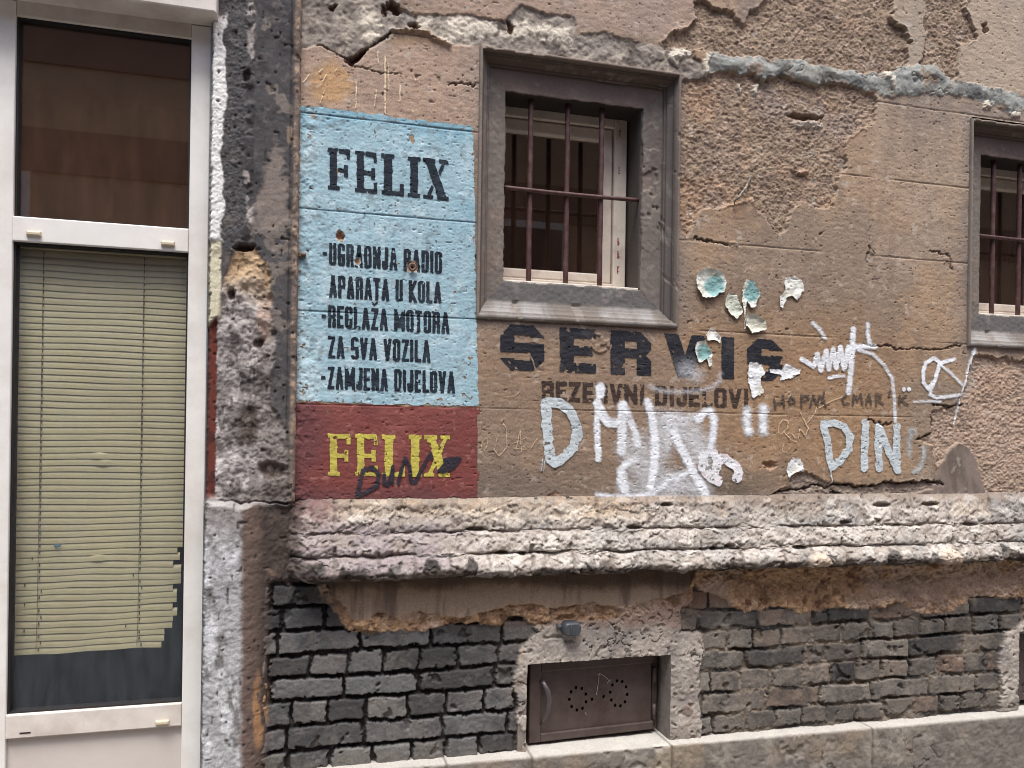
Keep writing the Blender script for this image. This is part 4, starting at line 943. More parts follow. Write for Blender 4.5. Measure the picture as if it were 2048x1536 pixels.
def slab_mask(q, stencil=True):
    f, Wd, Hh = quad_map(q)
    g = 0 if stencil else 1
    def rects():
        R = []
        def stem(o, w=60, tl=0, a=12, b=55): R.append((o, 0, o + w, 25)); R.append((o + a, 0, o + b, 250))
        gx = 63 if stencil else 50
        stem(0); R.append((0, 225, 70, 250)); R.append((gx, 0, 133, 28)); R.append((112, 0, 133, 62)); R.append((gx - 4, 116, 102, 142)); R.append((98, 96, 122, 166))
        o = 162; stem(o); R.append((o, 225, o + (72 if stencil else 75), 250)); R.append((o + gx, 0, o + 132, 28)); R.append((o + 112, 0, o + 132, 62)); R.append((o + gx - 4, 116, o + 102, 142)); R.append((o + 98, 96, o + 122, 166)); R.append((o + (76 if stencil else 60), 225, o + 134, 250)); R.append((o + 113, 185, o + 134, 250))
        o = 322; R.append((o, 0, o + 78, 25)); R.append((o + 15, 0, o + 65, 250)); R.append((o, 225, o + 134, 250)); R.append((o + 112, 175, o + 134, 250))
        o = 480; R.append((o, 0, o + 76, 25)); R.append((o + 14, 0, o + 62, 250)); R.append((o, 225, o + 76, 250))
        return R
    X0 = 572
    polys = [[(X0 + 8, 5), (X0 + 62, 5), (X0 + 148, 245), (X0 + 94, 245)], [(X0 + 116, 10), (X0 + 140, 10), (X0 + 104, 100), (X0 + 90, 82)], [(X0 + 52, 158), (X0 + 66, 176), (X0 + 42, 242), (X0 + 18, 242)]]
    if not stencil: polys[1:] = [[(X0 + 116, 10), (X0 + 144, 10), (X0 + 42, 242), (X0 + 16, 242)]]
    R = rects() + [(X0, 0, X0 + 75, 25), (X0 + 86, 225, X0 + 154, 250), (X0 + 96, 0, X0 + 154, 23), (X0, 227, X0 + 60, 250)]
    def m(px, py, X, Z):
        s, t = f(px, py); s = s * 726 / Wd; t = t * 250 / Hh
        d = np.full(px.shape, 99.)
        for a, b, c, e in R: d = np.minimum(d, np.maximum(np.maximum(a - s, s - c), np.maximum(b - t, t - e)))
        for P in polys: d = np.minimum(d, sdp(s, t, P))
        return d / 3 + fbm(X, Z, 70, 3, 171) * 1.0
    return m

p0 = wall(775, 1000)
sign = thing('painted_sign', 'blue and red painted panel with black and yellow lettering on the wall beside the pilaster', 'sign', (p0[0], 0, p0[1] + CAM_H))
def blue_m(px, py, X, Z):
    d = sdp(px + fbm(X, Z, 40, 3, 190) * 1.5, py + fbm(X, Z, 30, 4, 191) * 3, BLUE)
    ch = fbm(X, Z, 48, 4, 192); ch2 = fbm(X, Z, 120, 3, 193)
    d = np.where((ch > .78) | (ch2 > .86), 9, d)
    for cx_, cy_, r in ((680, 471, 10), (715, 522, 7), (825, 533, 11), (822, 275, 5), (826, 284, 4)): d = np.where(ell(px, py, cx_, cy_, r, r * 1.15) + .3 * ch < 1, 9, d)
    return d
def blue_c(px, py, X, Z):
    c = np.empty(X.shape + (3,), np.float32); c[:] = rgb(152, 181, 191)
    mixc(c, rgb(170, 198, 207), ss(-.2, .6, fbm(X, Z, 5, 4, 194)) * .7); mixc(c, rgb(134, 171, 186), ss(.0, .8, fbm(X, Z, 4, 4, 195)) * .6)
    mixc(c, rgb(112, 158, 176), ss(260, 215, py - (px - 590) * .12 + 15 * fbm(X, Z, 8, 3, 196)) * .6)
    mixc(c, rgb(186, 206, 212), ss(660, 600, px + 25 * fbm(X, Z, 20, 3, 197)) * ss(600, 800, py) * .8)
    mixc(c, rgb(196, 212, 218), ss(.35, .8, fbm(X, Z, 22, 4, 198)) * .5); mixc(c, rgb(118, 130, 134), ss(.45, .8, fbm(X, Z, 34, 4, 199)) * .5)
    mixc(c, rgb(104, 118, 124), ss(12, 0, px - 593) * .5)
    mixc(c, rgb(84, 100, 108), ss(1.15, 1.35, fbm(X, Z * 1.4, 85, 1, 41)) * .6 * ss(-.1, .5, fbm(X, Z, 9, 5, 6))); mixc(c, rgb(196, 210, 214), ss(.1, .7, fbm(X * 4, Z, 5, 4, 215)) * .3); mixc(c, rgb(112, 128, 136), ss(.9, 1.2, fbm(X, Z * 1.6, 120, 1, 214)) * .5)
    for jz in JOINTS: mixc(c, rgb(70, 96, 110), ss(.0034, .0012, np.abs(Z - jz + .0012 * fbm(X, Z, 9, 5, 6))) * .75)
    return c
blue = skin('blue_panel', (585, 195, 965, 822), .0022, blue_m, blue_c, .0012, FW, M['paint'], sign)
def red_m(px, py, X, Z):
    d = sdp(px + fbm(X, Z, 30, 4, 200) * 3, py + fbm(X, Z, 30, 4, 201) * 3, RED); ch = fbm(X, Z, 45, 4, 202)
    d = np.where(px > 955, np.where(fbm(X, Z, 30, 4, 213) > (965 - px) * .15 - .9, d, 9), d)
    return np.where(ch > .86, 9, d)
def red_c(px, py, X, Z):
    c = np.empty(X.shape + (3,), np.float32); c[:] = rgb(120, 64, 59)
    mixc(c, rgb(142, 84, 76), ss(0, .8, fbm(X, Z, 6, 4, 203)) * .6); mixc(c, rgb(104, 58, 58), ss(.0, .8, fbm(X, Z, 7, 4, 204)) * .6)
    mixc(c, rgb(92, 58, 62), ss(670, 590, px + 30 * fbm(X, Z, 10, 3, 205)) * .7); mixc(c, rgb(96, 62, 64), ss(960, 1000, py + 14 * fbm(X, Z, 12, 3, 206)) * .6)
    mixc(c, rgb(176, 130, 120), ss(.5, .8, fbm(X, Z, 40, 4, 207)) * .4); return c
red = skin('red_panel', (580, 795, 970, 1014), .0022, red_m, red_c, .0014, FW, M['paint'], sign)
ink = rgb(27, 35, 46)
def ink_c(base, pale, amt=.5):
    def f(px, py, X, Z):
        c = np.empty(X.shape + (3,), np.float32); c[:] = base; mixc(c, pale, ss(.2, .8, fbm(X, Z, 26, 4, 210)) * amt); return c
    return f
skin('lettering', (648, 285, 905, 412), .0016, worn(slab_mask((655.6, 295.5, 378.5, 897, 322, 401.7)), .88), ink_c(ink, rgb(58, 72, 84)), .0026, FW, M['paint'], blue)
for txt, q in (('UGRADNJA RADIO', (658, 485, 530, 884, 504, 548)), ('APARATA U KOLA', (658, 550, 595, 883, 564.5, 607.7)), ('REGLAZA MOTORA', (656, 610.5, 655, 899, 625, 668)), ('ZA SVA VOZILA', (656, 672, 716, 861, 681, 725.5)), ('ZAMJENA DIJELOVA', (655, 733, 778, 910, 743, 787))):
    m = text_mask(txt, q, 3.2, 2.4)
    dash = txt not in ('APARATA U KOLA', 'ZA SVA VOZILA'); yd = (q[1] + q[2]) / 2; yc = q[1] + (q[4] - q[1]) * .43
    def mm(px, py, X, Z, m=m, dash=dash, yd=yd, q=q, txt=txt):
        d = m(px, py, X, Z)
        if dash: d = np.minimum(d, np.maximum(np.abs(px - q[0] + 8.5) - 4.5, np.abs(py - yd) - 3.6))
        if 'REGLAZA' in txt: d = np.minimum(d, np.minimum(sdl(px, py, [(744, 605), (749, 610)]), sdl(px, py, [(749, 610), (754, 605)])) - 1.8)
        for cx_, cy_, r in ((715, 522, 7), (825, 533, 11)): d = np.where(ell(px, py, cx_, cy_, r, r * 1.2) < 1, 9, d)
        return d
    skin('lettering', (q[0] - 18, q[1] - 10, q[3] + 6, q[5] + 8), .0015, worn(mm, .8), ink_c(ink, rgb(64, 80, 92)), .0026, FW, M['paint'], blue)
skin('lettering', (648, 858, 908, 962), .0016, worn(slab_mask((655.6, 867, 951.5, 900, 871, 954), False), .8), ink_c(rgb(188, 176, 80), rgb(160, 142, 76), .6), .0028, FW, M['paint'], red, 'yellow lettering on the red panel')

p0 = wall(1280, 740)
serv = thing('painted_lettering', 'large black capitals painted under the first barred window, with a smaller brown line below', 'sign', (p0[0], 0, p0[1] + CAM_H))
q = (1000, 647.6, 738.6, 1565, 681, 762.5)
sp = [('S', 0, 88), ('E', 119, 73), ('R', 221, 81), ('V', 329, 82), ('I', 443, 25), ('S', 494, 71)]
m0 = text_mask('SERVIS', q, 14.2, 0, sp)
def m1(px, py, X, Z):
    d = m0(px, py, X, Z)
    d = np.where((ell(px, py, 1200, 686, 24, 26) < 1) & (fbm(X, Z, 40, 3, 211) > -.1), 9, d)
    return np.where(sdl(px, py, [(1058, 705), (1066, 722), (1072, 745)]) < 1.2, 9, d)
def serv_c(px, py, X, Z):
    c = np.empty(X.shape + (3,), np.float32); c[:] = rgb(34, 35, 42); mixc(c, rgb(74, 70, 70), ss(.0, .8, fbm(X, Z, 18, 4, 212)) * .6); mixc(c, rgb(130, 128, 130), ss(1.3, .3, ell(px, py, 1380, 735, 50, 28)) * .6); return c
skin('lettering', (992, 635, 1575, 775), .0018, worn(m1, .74, 50), serv_c, .0016, FW, M['paint'], serv, 'large black capitals')
m2 = text_mask('REZERVNI DIJELOVI', (1083, 761.5, 801, 1498, 778.5, 817), 4.0, 4.0)
skin('lettering', (1076, 752, 1506, 826), .0016, worn(m2, .62, 45), ink_c(rgb(62, 48, 42), rgb(104, 84, 70), .6), .0016, FW, M['paint'], serv, 'smaller brown-black capitals')

# ------------------------------------------------------------------ graffiti
_tex = np.random.RandomState(11).rand(2048, 2048).astype(np.float32)
def strokes_cover(strokes, wob=1.0, dry=None):
    """strokes: (points, radius[, softness of the edge[, density]]); how much of the wall the paint hides, 0..1"""
    def m(px, py, X, Z):
        free = np.ones(px.shape); w = fbm(X, Z, 60, 3, 220) * wob; thin = fbm(X, Z * 1.4, 30, 4, 222); gr = fbm(X * .8, Z, 170, 2, 223)
        for s in strokes:
            pts, r = s[0], s[1]; fz = s[2] if len(s) > 2 else 0; den = s[3] if len(s) > 3 else 1.0
            e = sdl(px + w, py + w * .6, pts, r + fz * 2 + 6) - r
            if fz > 0: c = ss(fz, -fz, e + gr * fz * .25) * min(den, 1) * (1 - .2 * ss(0, .7, thin))
            else: c = ss(.7, -.7, e) * den * (1 - .12 * ss(0, .7, thin)) * (1 if dry is None else 1 - .85 * ss(dry - .12, dry + .08, fbm(X, Z * 1.5, 70, 4, 221)))
            free = free * (1 - np.clip(c, 0, .97))
        return 1 - free
    return m
def bbox(strokes, pad):
    xs = [p[0] for s in strokes for p in s[0]]; ys = [p[1] for s in strokes for p in s[0]]
    return (min(xs) - pad, min(ys) - pad, max(xs) + pad, max(ys) + pad)
def tone(c, c2, f=9, amt=.6, seed=230):
    def g(px, py, X, Z):
        o = np.empty(X.shape + (3,), np.float32); o[:] = c; mixc(o, c2, ss(-.1, .7, fbm(X, Z, f, 4, seed)) * amt); return o
    return g
def graffiti(label, strokes, col, fuzz=0, wob=1.0, dry=None, off=.0034, name='graffiti', res=.0016, pad=30, cat='graffiti', group=None):
    cov = strokes_cover(strokes, wob, dry)
    o = skin(name, bbox(strokes, pad), res, lambda *q: .03 - cov(*q), col, off, FW, M['spray'], alpha=cov)
    return tag(o, label, cat, group)
Zm = lambda pts, ox, oy, k: [(ox + x / k, oy + y / k) for x, y in pts]
A = lambda *p: Zm(p, 980, 520, 3.134)           # points read off enlarged details
Bz = lambda *p: Zm(p, 1460, 520, 3.134)
Cz = lambda *p: Zm(p, 560, 460, 2.844)
grey = tone(rgb(194, 202, 205), rgb(172, 180, 184)); white = tone(rgb(232, 234, 238), rgb(212, 211, 212))
graffiti('big pale grey brushed letter D left of the white scrawl', [(A((348, 895), (352, 1000), (362, 1150), (380, 1250), (405, 1270)), 10), (A((352, 892), (430, 895), (495, 940), (535, 1020), (548, 1090), (520, 1170), (470, 1230), (410, 1268)), 10), (A((330, 1250), (318, 1320)), .9), (A((345, 1255), (335, 1322)), .9)], grey, 0, 2.0, .6)
graffiti('tall white scrawl sprayed over pale brush letters, right of the grey letter D', [
    (A((690, 795), (688, 840)), 9, 3), (A((675, 880), (668, 1000), (672, 1120), (678, 1250)), 6, 3, .95), (A((675, 905), (715, 990), (745, 1020), (785, 1020)), 9, 3, .95),
    (A((825, 910), (826, 1050), (824, 1200)), 9, 3.5, .85), (A((835, 905), (875, 1000), (905, 1080), (925, 1150)), 7, 4, .85),
    (A((985, 895), (1010, 960), (1025, 1060), (1035, 1160), (1030, 1290), (1005, 1420)), 8, 4), (A((985, 885), (998, 910)), 4, 3),
    (A((915, 1255), (850, 1270), (815, 1320), (815, 1390), (840, 1445)), 6, 4.5), (A((830, 1300), (850, 1400), (860, 1465)), 5, 5, .8),
    (A((670, 1470), (760, 1482), (870, 1484), (1000, 1470), (1080, 1420), (1110, 1380), (1190, 1350), (1280, 1325)), 4.5, 4.5, .95),
    (A((1110, 985), (1118, 1060), (1112, 1170)), 4, 10, .55), (A((1110, 975), (1200, 985), (1310, 985)), 5, 9, .75),
    (A((1150, 1075), (1185, 1160), (1230, 1240), (1275, 1330), (1350, 1465)), 8, 4), (A((1300, 1000), (1340, 955), (1380, 945), (1402, 1000), (1392, 1110), (1380, 1210)), 7, 5, .95),
    (A((1160, 1040), (1260, 1100), (1320, 1220)), 24, 22, .6), (A((900, 1180), (960, 1300), (1080, 1400)), 30, 24, .5), (A((1180, 1390), (1320, 1440)), 20, 20, .5), (A((1060, 1000), (1080, 1200)), 18, 18, .45),
    (A((830, 1420), (1000, 1480)), 12, 14, .45)], white, 0, 1.5, None, .0030, pad=60)
graffiti('thin arc of white overspray sweeping under the black capital V', [(A((1000, 790), (1040, 812), (1100, 824), (1200, 828), (1300, 822), (1390, 800), (1440, 760), (1440, 715)), 1.5, 8, .6), (A((1230, 690), (1290, 720)), 12, 16, .4)], white, 0, 1.0, None, .0036)
graffiti('brushed white smear with pink edges at the right end of the scrawl', [(A((1335, 1225), (1330, 1300), (1380, 1360), (1430, 1385)), 10), (A((1400, 1210), (1420, 1260), (1410, 1330)), 8), (A((1470, 1240), (1500, 1270), (1540, 1290), (1550, 1330), (1542, 1365)), 9), (A((1440, 1230), (1450, 1260)), 6)], tone(rgb(228, 228, 230), rgb(206, 180, 186), 22, .7), 0, 3.0, .55, .0042)
graffiti('left blurred white oval of the sprayed quotation mark', [(A((1612, 945), (1606, 1000), (1618, 1075)), 8, 7)], white)
graffiti('right blurred white oval of the sprayed quotation mark', [(A((1712, 930), (1708, 1000), (1712, 1070)), 8, 7)], white)
graffiti('white zigzag tag crossed by two strokes, right of the black capitals', [
    (Bz((448, 622), (480, 640), (522, 668), (545, 590), (568, 690), (600, 570), (618, 685), (645, 558), (665, 675), (692, 548), (714, 680), (740, 545), (752, 640)), 4.8, 2), (Bz((770, 435), (765, 560), (755, 700), (742, 830)), 5.4, 2.5),
    (Bz((862, 400), (858, 460), (872, 530)), 3.6, 3), (Bz((770, 545), (840, 542), (905, 545)), 4.6, 3), (Bz((800, 565), (890, 590), (960, 655), (1010, 740), (1024, 830), (1030, 940), (1032, 1010)), 3.2, 2, .8),
    (Bz((515, 395), (555, 430), (592, 490)), 3, 3.5), (Bz((620, 738), (660, 728), (712, 728)), 3.2, 1.5), (Bz((1084, 808), (1085, 812)), 4, .4), (Bz((1117, 808), (1118, 812)), 4, .4)], white, 0, .8)
graffiti('looped white tag like an O above an S by the second window', [
    (Bz((1270, 615), (1225, 650), (1205, 700), (1210, 770), (1240, 808), (1275, 760), (1300, 690), (1310, 640), (1275, 615)), 3.6, 1.5), (Bz((1310, 655), (1350, 635), (1400, 622)), 3.6, 2), (Bz((1320, 660), (1380, 710), (1450, 780)), 2.6, 2.5, .8), (Bz((1285, 750), (1262, 800), (1250, 845), (1290, 862), (1380, 855), (1445, 845)), 3.2, 2, .9), (Bz((1150, 888), (1230, 885), (1315, 888)), 2.4, 2, .7)], white, 0, .8)
graffiti('long thin white slanting line dripping below the second window', [(Bz((1530, 560), (1500, 640), (1478, 720)), 3, 3, .8), (Bz((1478, 720), (1450, 830), (1430, 930), (1410, 1040)), 1.6, 1.6, .85)], white, 0, 1.0, None, .0045)
graffiti('pale grey brushed name DINO near the cement hump, its last letters faded', [
    (Bz((585, 1035), (605, 1120), (620, 1210), (635, 1300)), 7), (Bz((580, 1030), (650, 1020), (715, 1045), (752, 1110), (745, 1180), (700, 1245), (640, 1300)), 7), (Bz((634, 1300), (636, 1400)), 1.2),
    (Bz((846, 1020), (842, 1160), (838, 1305)), 7.5), (Bz((930, 1045), (930, 1170), (930, 1305)), 7.5), (Bz((935, 1050), (985, 1180), (1045, 1315)), 7), (Bz((1042, 1040), (1042, 1180), (1046, 1320)), 7),
    (Bz((1125, 1060), (1120, 1150), (1122, 1230)), 4, 5, .5), (Bz((1150, 1060), (1160, 1090)), 3, 4, .5), (Bz((1212, 1175), (1205, 1260), (1180, 1310), (1150, 1330)), 3.5, 4, .7)], grey, 0, 2.0, .6)
tagc = tone(rgb(82, 70, 62), rgb(100, 84, 72))
graffiti('row of thin brown-black marker capitals between the small capitals and the looped tag', [
    (Bz((272, 868), (282, 930)), 2), (Bz((275, 900), (330, 893)), 2), (Bz((330, 850), (338, 925)), 2), (Bz((380, 860), (366, 885), (380, 905), (402, 895), (402, 872), (382, 858)), 2), (Bz((445, 850), (448, 925)), 2), (Bz((445, 855), (480, 850), (492, 870), (460, 888)), 2),
    (Bz((500, 920), (520, 850), (545, 910), (560, 850), (590, 880)), 2), (Bz((590, 830), (570, 880), (600, 915)), 2), (Bz((725, 850), (705, 870), (710, 900), (745, 900)), 2), (Bz((770, 905), (775, 845), (800, 880), (820, 840), (828, 905)), 2), (Bz((850, 905), (868, 840), (885, 905)), 2), (Bz((856, 880), (880, 880)), 2),
    (Bz((915, 910), (915, 840), (950, 850), (925, 875), (960, 905)), 2), (Bz((1000, 825), (995, 850)), 2), (Bz((1060, 850), (1060, 910)), 2), (Bz((1100, 850), (1065, 878), (1110, 905)), 2)], tagc, .5, .6, .7)
graffiti('thin cream scratched handwriting rising below the marker capitals', [
    (Bz((300, 1085), (305, 1030), (330, 1000), (362, 1008), (360, 1050), (330, 1080), (318, 1095)), .9), (Bz((335, 1075), (380, 1125), (415, 1140)), .9), (Bz((350, 1090), (385, 1080), (400, 1110), (425, 1120), (435, 1060), (455, 1075), (470, 1105), (490, 1050), (475, 1030), (500, 1000)), .9), (Bz((440, 955), (490, 1060)), .9), (Bz((500, 1000), (530, 960), (545, 905), (575, 880), (590, 910), (560, 925), (600, 900), (640, 880), (700, 860)), .9), (Bz((330, 1150), (325, 1200), (355, 1205), (380, 1165)), .7)], tone(rgb(206, 178, 148), rgb(180, 150, 124)), 0, .5, .55, .003, 'graffiti', .0013)
graffiti('dark purple-black spray tag with an arrow across the yellow lettering', [
    (Cz((470, 1370), (455, 1430), (440, 1512)), 4.2, .5), (Cz((470, 1368), (525, 1350), (560, 1385), (552, 1450), (500, 1488), (440, 1512)), 4.0, .6), (Cz((592, 1390), (590, 1440), (612, 1452), (635, 1380), (640, 1345), (638, 1440)), 3.6, .6), (Cz((672, 1440), (690, 1360), (712, 1298), (735, 1340), (745, 1430), (770, 1435), (810, 1350), (855, 1268), (862, 1300)), 3.6, .6),
    (Cz((905, 1372), (945, 1320)), 4, .6), (Cz((940, 1310), (1015, 1302), (985, 1345), (925, 1372)), 5.5, .5), (Cz((960, 1330), (990, 1320)), 6, .5)], tone(rgb(46, 42, 52), rgb(70, 60, 66)), 0, .8, None, .0044)
graffiti('pale scratched scribble on bare plaster beside the red panel', [
    (Cz((1140, 1270), (1150, 1200), (1175, 1180), (1180, 1220), (1150, 1280)), .7), (Cz((1235, 1180), (1215, 1250), (1245, 1285), (1290, 1230), (1285, 1130), (1260, 1080)), .8), (Cz((1340, 1250), (1365, 1140), (1372, 1260)), .8), (Cz((1320, 1215), (1400, 1180)), .7), (Cz((1330, 1240), (1420, 1250), (1470, 1170)), .7), (Cz((1265, 950), (1330, 948), (1360, 920)), .7), (Cz((1360, 1210), (1400, 1245)), .7)], tone(rgb(196, 170, 142), rgb(170, 146, 122)), 0, .6, .5, .0026, 'graffiti', .0013)
graffiti('cream tally scratches on the plaster above the blue panel', [(Zm(p, 560, 0, 3.012), r) for p, r in (([(140, 497), (175, 455)], 1.1), ([(233, 437), (258, 415)], 1.3), ([(328, 432), (340, 418)], 1), ([(243, 514), (280, 450)], 1.2), ([(240, 620), (255, 580), (268, 545)], .9), ([(458, 490), (460, 560), (457, 650)], 1.2), ([(568, 640), (574, 590), (580, 545)], 1.0), ([(632, 340), (632, 500), (634, 682)], 1.5), ([(650, 380), (655, 540)], .9), ([(590, 310), (590, 380)], 1.2), ([(722, 515), (722, 610)], 1.2), ([(705, 608), (722, 608)], 1), ([(828, 672), (830, 692)], .8), ([(798, 655), (800, 680)], .8), ([(815, 480), (812, 495)], .9))], tone(rgb(224, 204, 170), rgb(196, 172, 140)), 0, .8, .55, .003, 'graffiti', .0013)

# ------------------------------------------------------------------ burst paint splats, torn paint skins
def splat(label, pts, teal=None, lift=.006, name='paint_splat', white_c=(222, 222, 212)):
    xs = [p[0] for p in pts]; ys = [p[1] for p in pts]; cx_, cy_ = sum(xs) / len(xs), sum(ys) / len(ys); R = max(max(xs) - min(xs), max(ys) - min(ys)) / 2
    def m(px, py, X, Z): return sdp(px + 2.2 * fbm(X, Z, 60, 3, 240), py + 2.2 * fbm(X, Z, 60, 3, 241), pts)
    def c(px, py, X, Z):
        o = np.empty(X.shape + (3,), np.float32); o[:] = rgb(*white_c); mixc(o, rgb(188, 182, 164), ss(0, .7, fbm(X, Z, 24, 4, 242)) * .55)
        if teal is not None:
            e = ell(px, py, *teal) + .25 * fbm(X, Z, 40, 3, 243); mixc(o, rgb(112, 156, 156), ss(1.1, .75, e) * .85)
        return o
    def ex(px, py, X, Z, d): return lift * np.clip(1 + d / (R * .55), 0, 1) ** 2 + .0018 * fbm(X, Z, 35, 3, 244)
    return tag(skin(name, (min(xs) - 5, min(ys) - 5, max(xs) + 5, max(ys) + 5), .0016, m, c, .0018, FW, M['flake'], None, None, ex), label, 'paint splat', 'burst paint splats on the wall')
splat('largest curled paint splat, cream with a teal right half, above the black capitals', A((1290, 90), (1340, 50), (1400, 60), (1450, 90), (1468, 140), (1460, 200), (1400, 235), (1330, 240), (1295, 190), (1285, 130)), (1427, 574, 20, 22), .012)
splat('upright teal paint splat with a white rim and a thin drip', A((1600, 120), (1650, 140), (1685, 210), (1660, 290), (1630, 300), (1610, 260), (1592, 330), (1592, 430), (1588, 430), (1586, 330), (1575, 260), (1575, 180)), (1502, 585, 15, 24), .008)
splat('leaf-shaped pale green paint splat left of the upright teal splat', A((1490, 210), (1540, 220), (1575, 310), (1570, 330), (1540, 375), (1500, 340), (1470, 290), (1465, 240)), None, .007, white_c=(206, 210, 194))
splat('crumpled cream paint splat lowest of the cluster, under the drip', A((1610, 340), (1660, 340), (1720, 380), (1725, 440), (1690, 450), (1640, 460), (1600, 410), (1595, 360)), None, .010, white_c=(208, 206, 190))
splat('white paint splat with a tail, right of the cluster on bare plaster', Bz((340, 110), (400, 100), (450, 130), (460, 190), (420, 250), (380, 220), (350, 240), (330, 300), (310, 290), (310, 230), (340, 190)), None, .004, white_c=(228, 226, 218))
splat('teal-centred paint splat over the black capital V', A((1290, 510), (1350, 510), (1385, 580), (1390, 650), (1375, 675), (1350, 620), (1330, 630), (1300, 640), (1280, 560)), (1406, 705, 13, 18), .006)
splat('small white paint splat just above the black capitals V and I', A((1380, 420), (1420, 460), (1445, 490), (1435, 525), (1400, 500), (1360, 505), (1350, 470)), None, .004, white_c=(226, 224, 216))
splat('white brush smear hanging down over the last black capital S', A((1630, 640), (1700, 650), (1720, 700), (1690, 740), (1715, 830), (1650, 870), (1625, 800), (1615, 700)), None, .002, white_c=(230, 231, 232))
splat('white arrow-shaped smear pointing right across the last black capital S', Bz((245, 680), (320, 690), (350, 650), (440, 690), (440, 715), (380, 740), (310, 755), (320, 715), (245, 705)), None, .002, white_c=(228, 229, 231))
splat('white smear just above the crack, left of the grey name', Bz((360, 1270), (390, 1240), (440, 1245), (460, 1320), (420, 1325), (380, 1350), (360, 1360), (350, 1320)), None, .002, white_c=(226, 226, 226))

# ------------------------------------------------------------------ small fixings on the wall
bxp = wall(1143, 1257, .03)
jb = thing('junction_box', 'small grey screw-fixed box on the cement above the iron hatch', 'junction box', (bxp[0], -.012, bxp[1] + CAM_H))
def rbox(x, z, w, h, o0, o1, name, mat, parent, seg=6, rad=.35):
    v, f = [], []
    rings = [(0, o0), (0, o1 - .012), (.12, o1 - .004), (.3, o1)]; P = []
    for ins, o in rings:
        ww, hh = w / 2 * (1 - ins), h / 2 * (1 - ins); r = min(ww, hh) * rad * 2; ring = []
        for cx_, cz_, a0 in ((1, 1, 0), (-1, 1, 90), (-1, -1, 180), (1, -1, 270)):
            for k in range(seg):
                a = math.radians(a0 + 90 * k / (seg - 1)); ring.append((x + cx_ * (ww - r) + r * math.cos(a), -o, z + cz_ * (hh - r) + r * math.sin(a) + CAM_H))
        P.append(ring)
    n = len(P[0])
    for r in P: v += r
    for i in range(len(P) - 1):
        for k in range(n): f.append((i * n + k, i * n + (k + 1) % n, (i + 1) * n + (k + 1) % n, (i + 1) * n + k))
    f.append(tuple((len(P) - 1) * n + k for k in range(n)))
    me = bpy.data.meshes.new(name); me.from_pydata(v, [], f); me.update()
    for p in me.polygons: p.use_smooth = len(p.vertices) == 4
    return link(name, me, mat, parent)
rbox(bxp[0], bxp[1], .066, .050, .006, .048, 'body', M['box'], jb)
MB().tube([(bxp[0] - .008, .0478, bxp[1] - .021), (bxp[0] - .008, .0488, bxp[1]), (bxp[0] - .008, .0478, bxp[1] + .021)], .0016, 8).build('ridge', M['handle_iron'], jb, None, True)
for dx in (-.023, .026): MB().tube([(bxp[0] + dx, .038, bxp[1] + .001), (bxp[0] + dx, .0462, bxp[1] + .001)], .0032, 10).build('screw', M['gasket'], jb, None, True)
MB().tube([(bxp[0] + .004, .044, bxp[1] - .002), (bxp[0] + .004, .0492, bxp[1] - .002)], .0062, 14).build('screw', M['box'], jb, None, True)
MB().tube([(bxp[0] - .026, .014, bxp[1] + .004), (bxp[0] - .05, .012, bxp[1] + .004)], .008, 10).build('spout', M['box'], jb, None, True)

fx = wall(605, 508, .012)
bk = MB(); bk.box(fx[0] - .012, fx[0] + .010, 0, .012, fx[1] - .009, fx[1] + .006, .003); bk.box(fx[0] - .004, fx[0] + .012, .008, .022, fx[1] - .006, fx[1] + .002, .003)
tag(bk.build('wall_bracket', M['rust']), 'small rusty bracket stub at the left edge of the blue panel', 'bracket')
rx_, rz_ = wall(825, 534, .01)
rg = thing('ring_bolt', 'rusty round bolt end sticking out of the blue panel among its first text line', 'bolt', (rx_, 0, rz_ + CAM_H))
MB().tube([(rx_ + .0105 * math.cos(a), .010, rz_ + .0105 * math.sin(a)) for a in [i * math.pi / 10 for i in range(21)]], .0042, 8, False).build('ring', M['rust'], rg, None, True)
MB().tube([(rx_, -.012, rz_), (rx_, .006, rz_)], .0055, 10).build('shank', M['iron_bar'], rg, None, True)
sp_ = [wall(x, y, o) + (o,) for x, y, o in ((1502, 352, -.012), (1490, 378, .012), (1476, 396, .026), (1468, 403, .018), (1470, 412, .006))]
tag(MB().tube([(p[0], p[2], p[1]) for p in sp_], [.004, .0055, .0045, .003, .0015], 8).build('iron_spike', mat_plain('grey_lead', (92, 86, 82), rough=.6, dirt=(196, 182, 158), dfreq=60, damt=.9), None, None, True), 'short bent metal spike stuck in the rough patch right of the first window', 'spike')

# ------------------------------------------------------------------ shop front on the left
SO = -.02
shop = thing('shop_front', 'white aluminium shop front with a dark upper pane and a blind behind the lower pane', 'shop front', (-.6, .05, 0))
X0, X1, X2, X3 = -1.02, -.843, -.346, -.287
Z_top, Z_u1, Z_m1, Z_m0, Z_b1, Z_b0 = 1.27, 1.226, .617, .542, -.896, -.968
MB().box(X2, X3, SO - .06, SO, -1.6, Z_top, .003).build('stile', M['alu'], shop)
MB().box(X0, X1, SO - .06, SO, -1.6, Z_top, .003).build('stile', M['alu'], shop)
MB().box(X1, X2, SO - .06, SO - .002, Z_u1, Z_top + .02, .003).build('rail', M['alu_dirty'], shop, 'grimy top rail')
MB().box(X1, X2, SO - .06, SO + .004, Z_m0, Z_m1, .003).build('rail', M['alu'], shop)
MB().box(X1, X2, SO - .06, SO + .003, Z_b0, Z_b1, .003).build('rail', M['alu_dirty'], shop, 'dusty scuffed bottom rail')
MB().box(X1, X2, SO - .045, SO - .014, -1.6, Z_b0, .002).build('kick_panel', M['alu_panel'], shop)
hd = MB().box(-1.6, -.262, SO - .08, .075, 1.272, 1.50, .006); hd.box(-1.6, -.262, SO - .08, .062, 1.50, 1.62, .004)
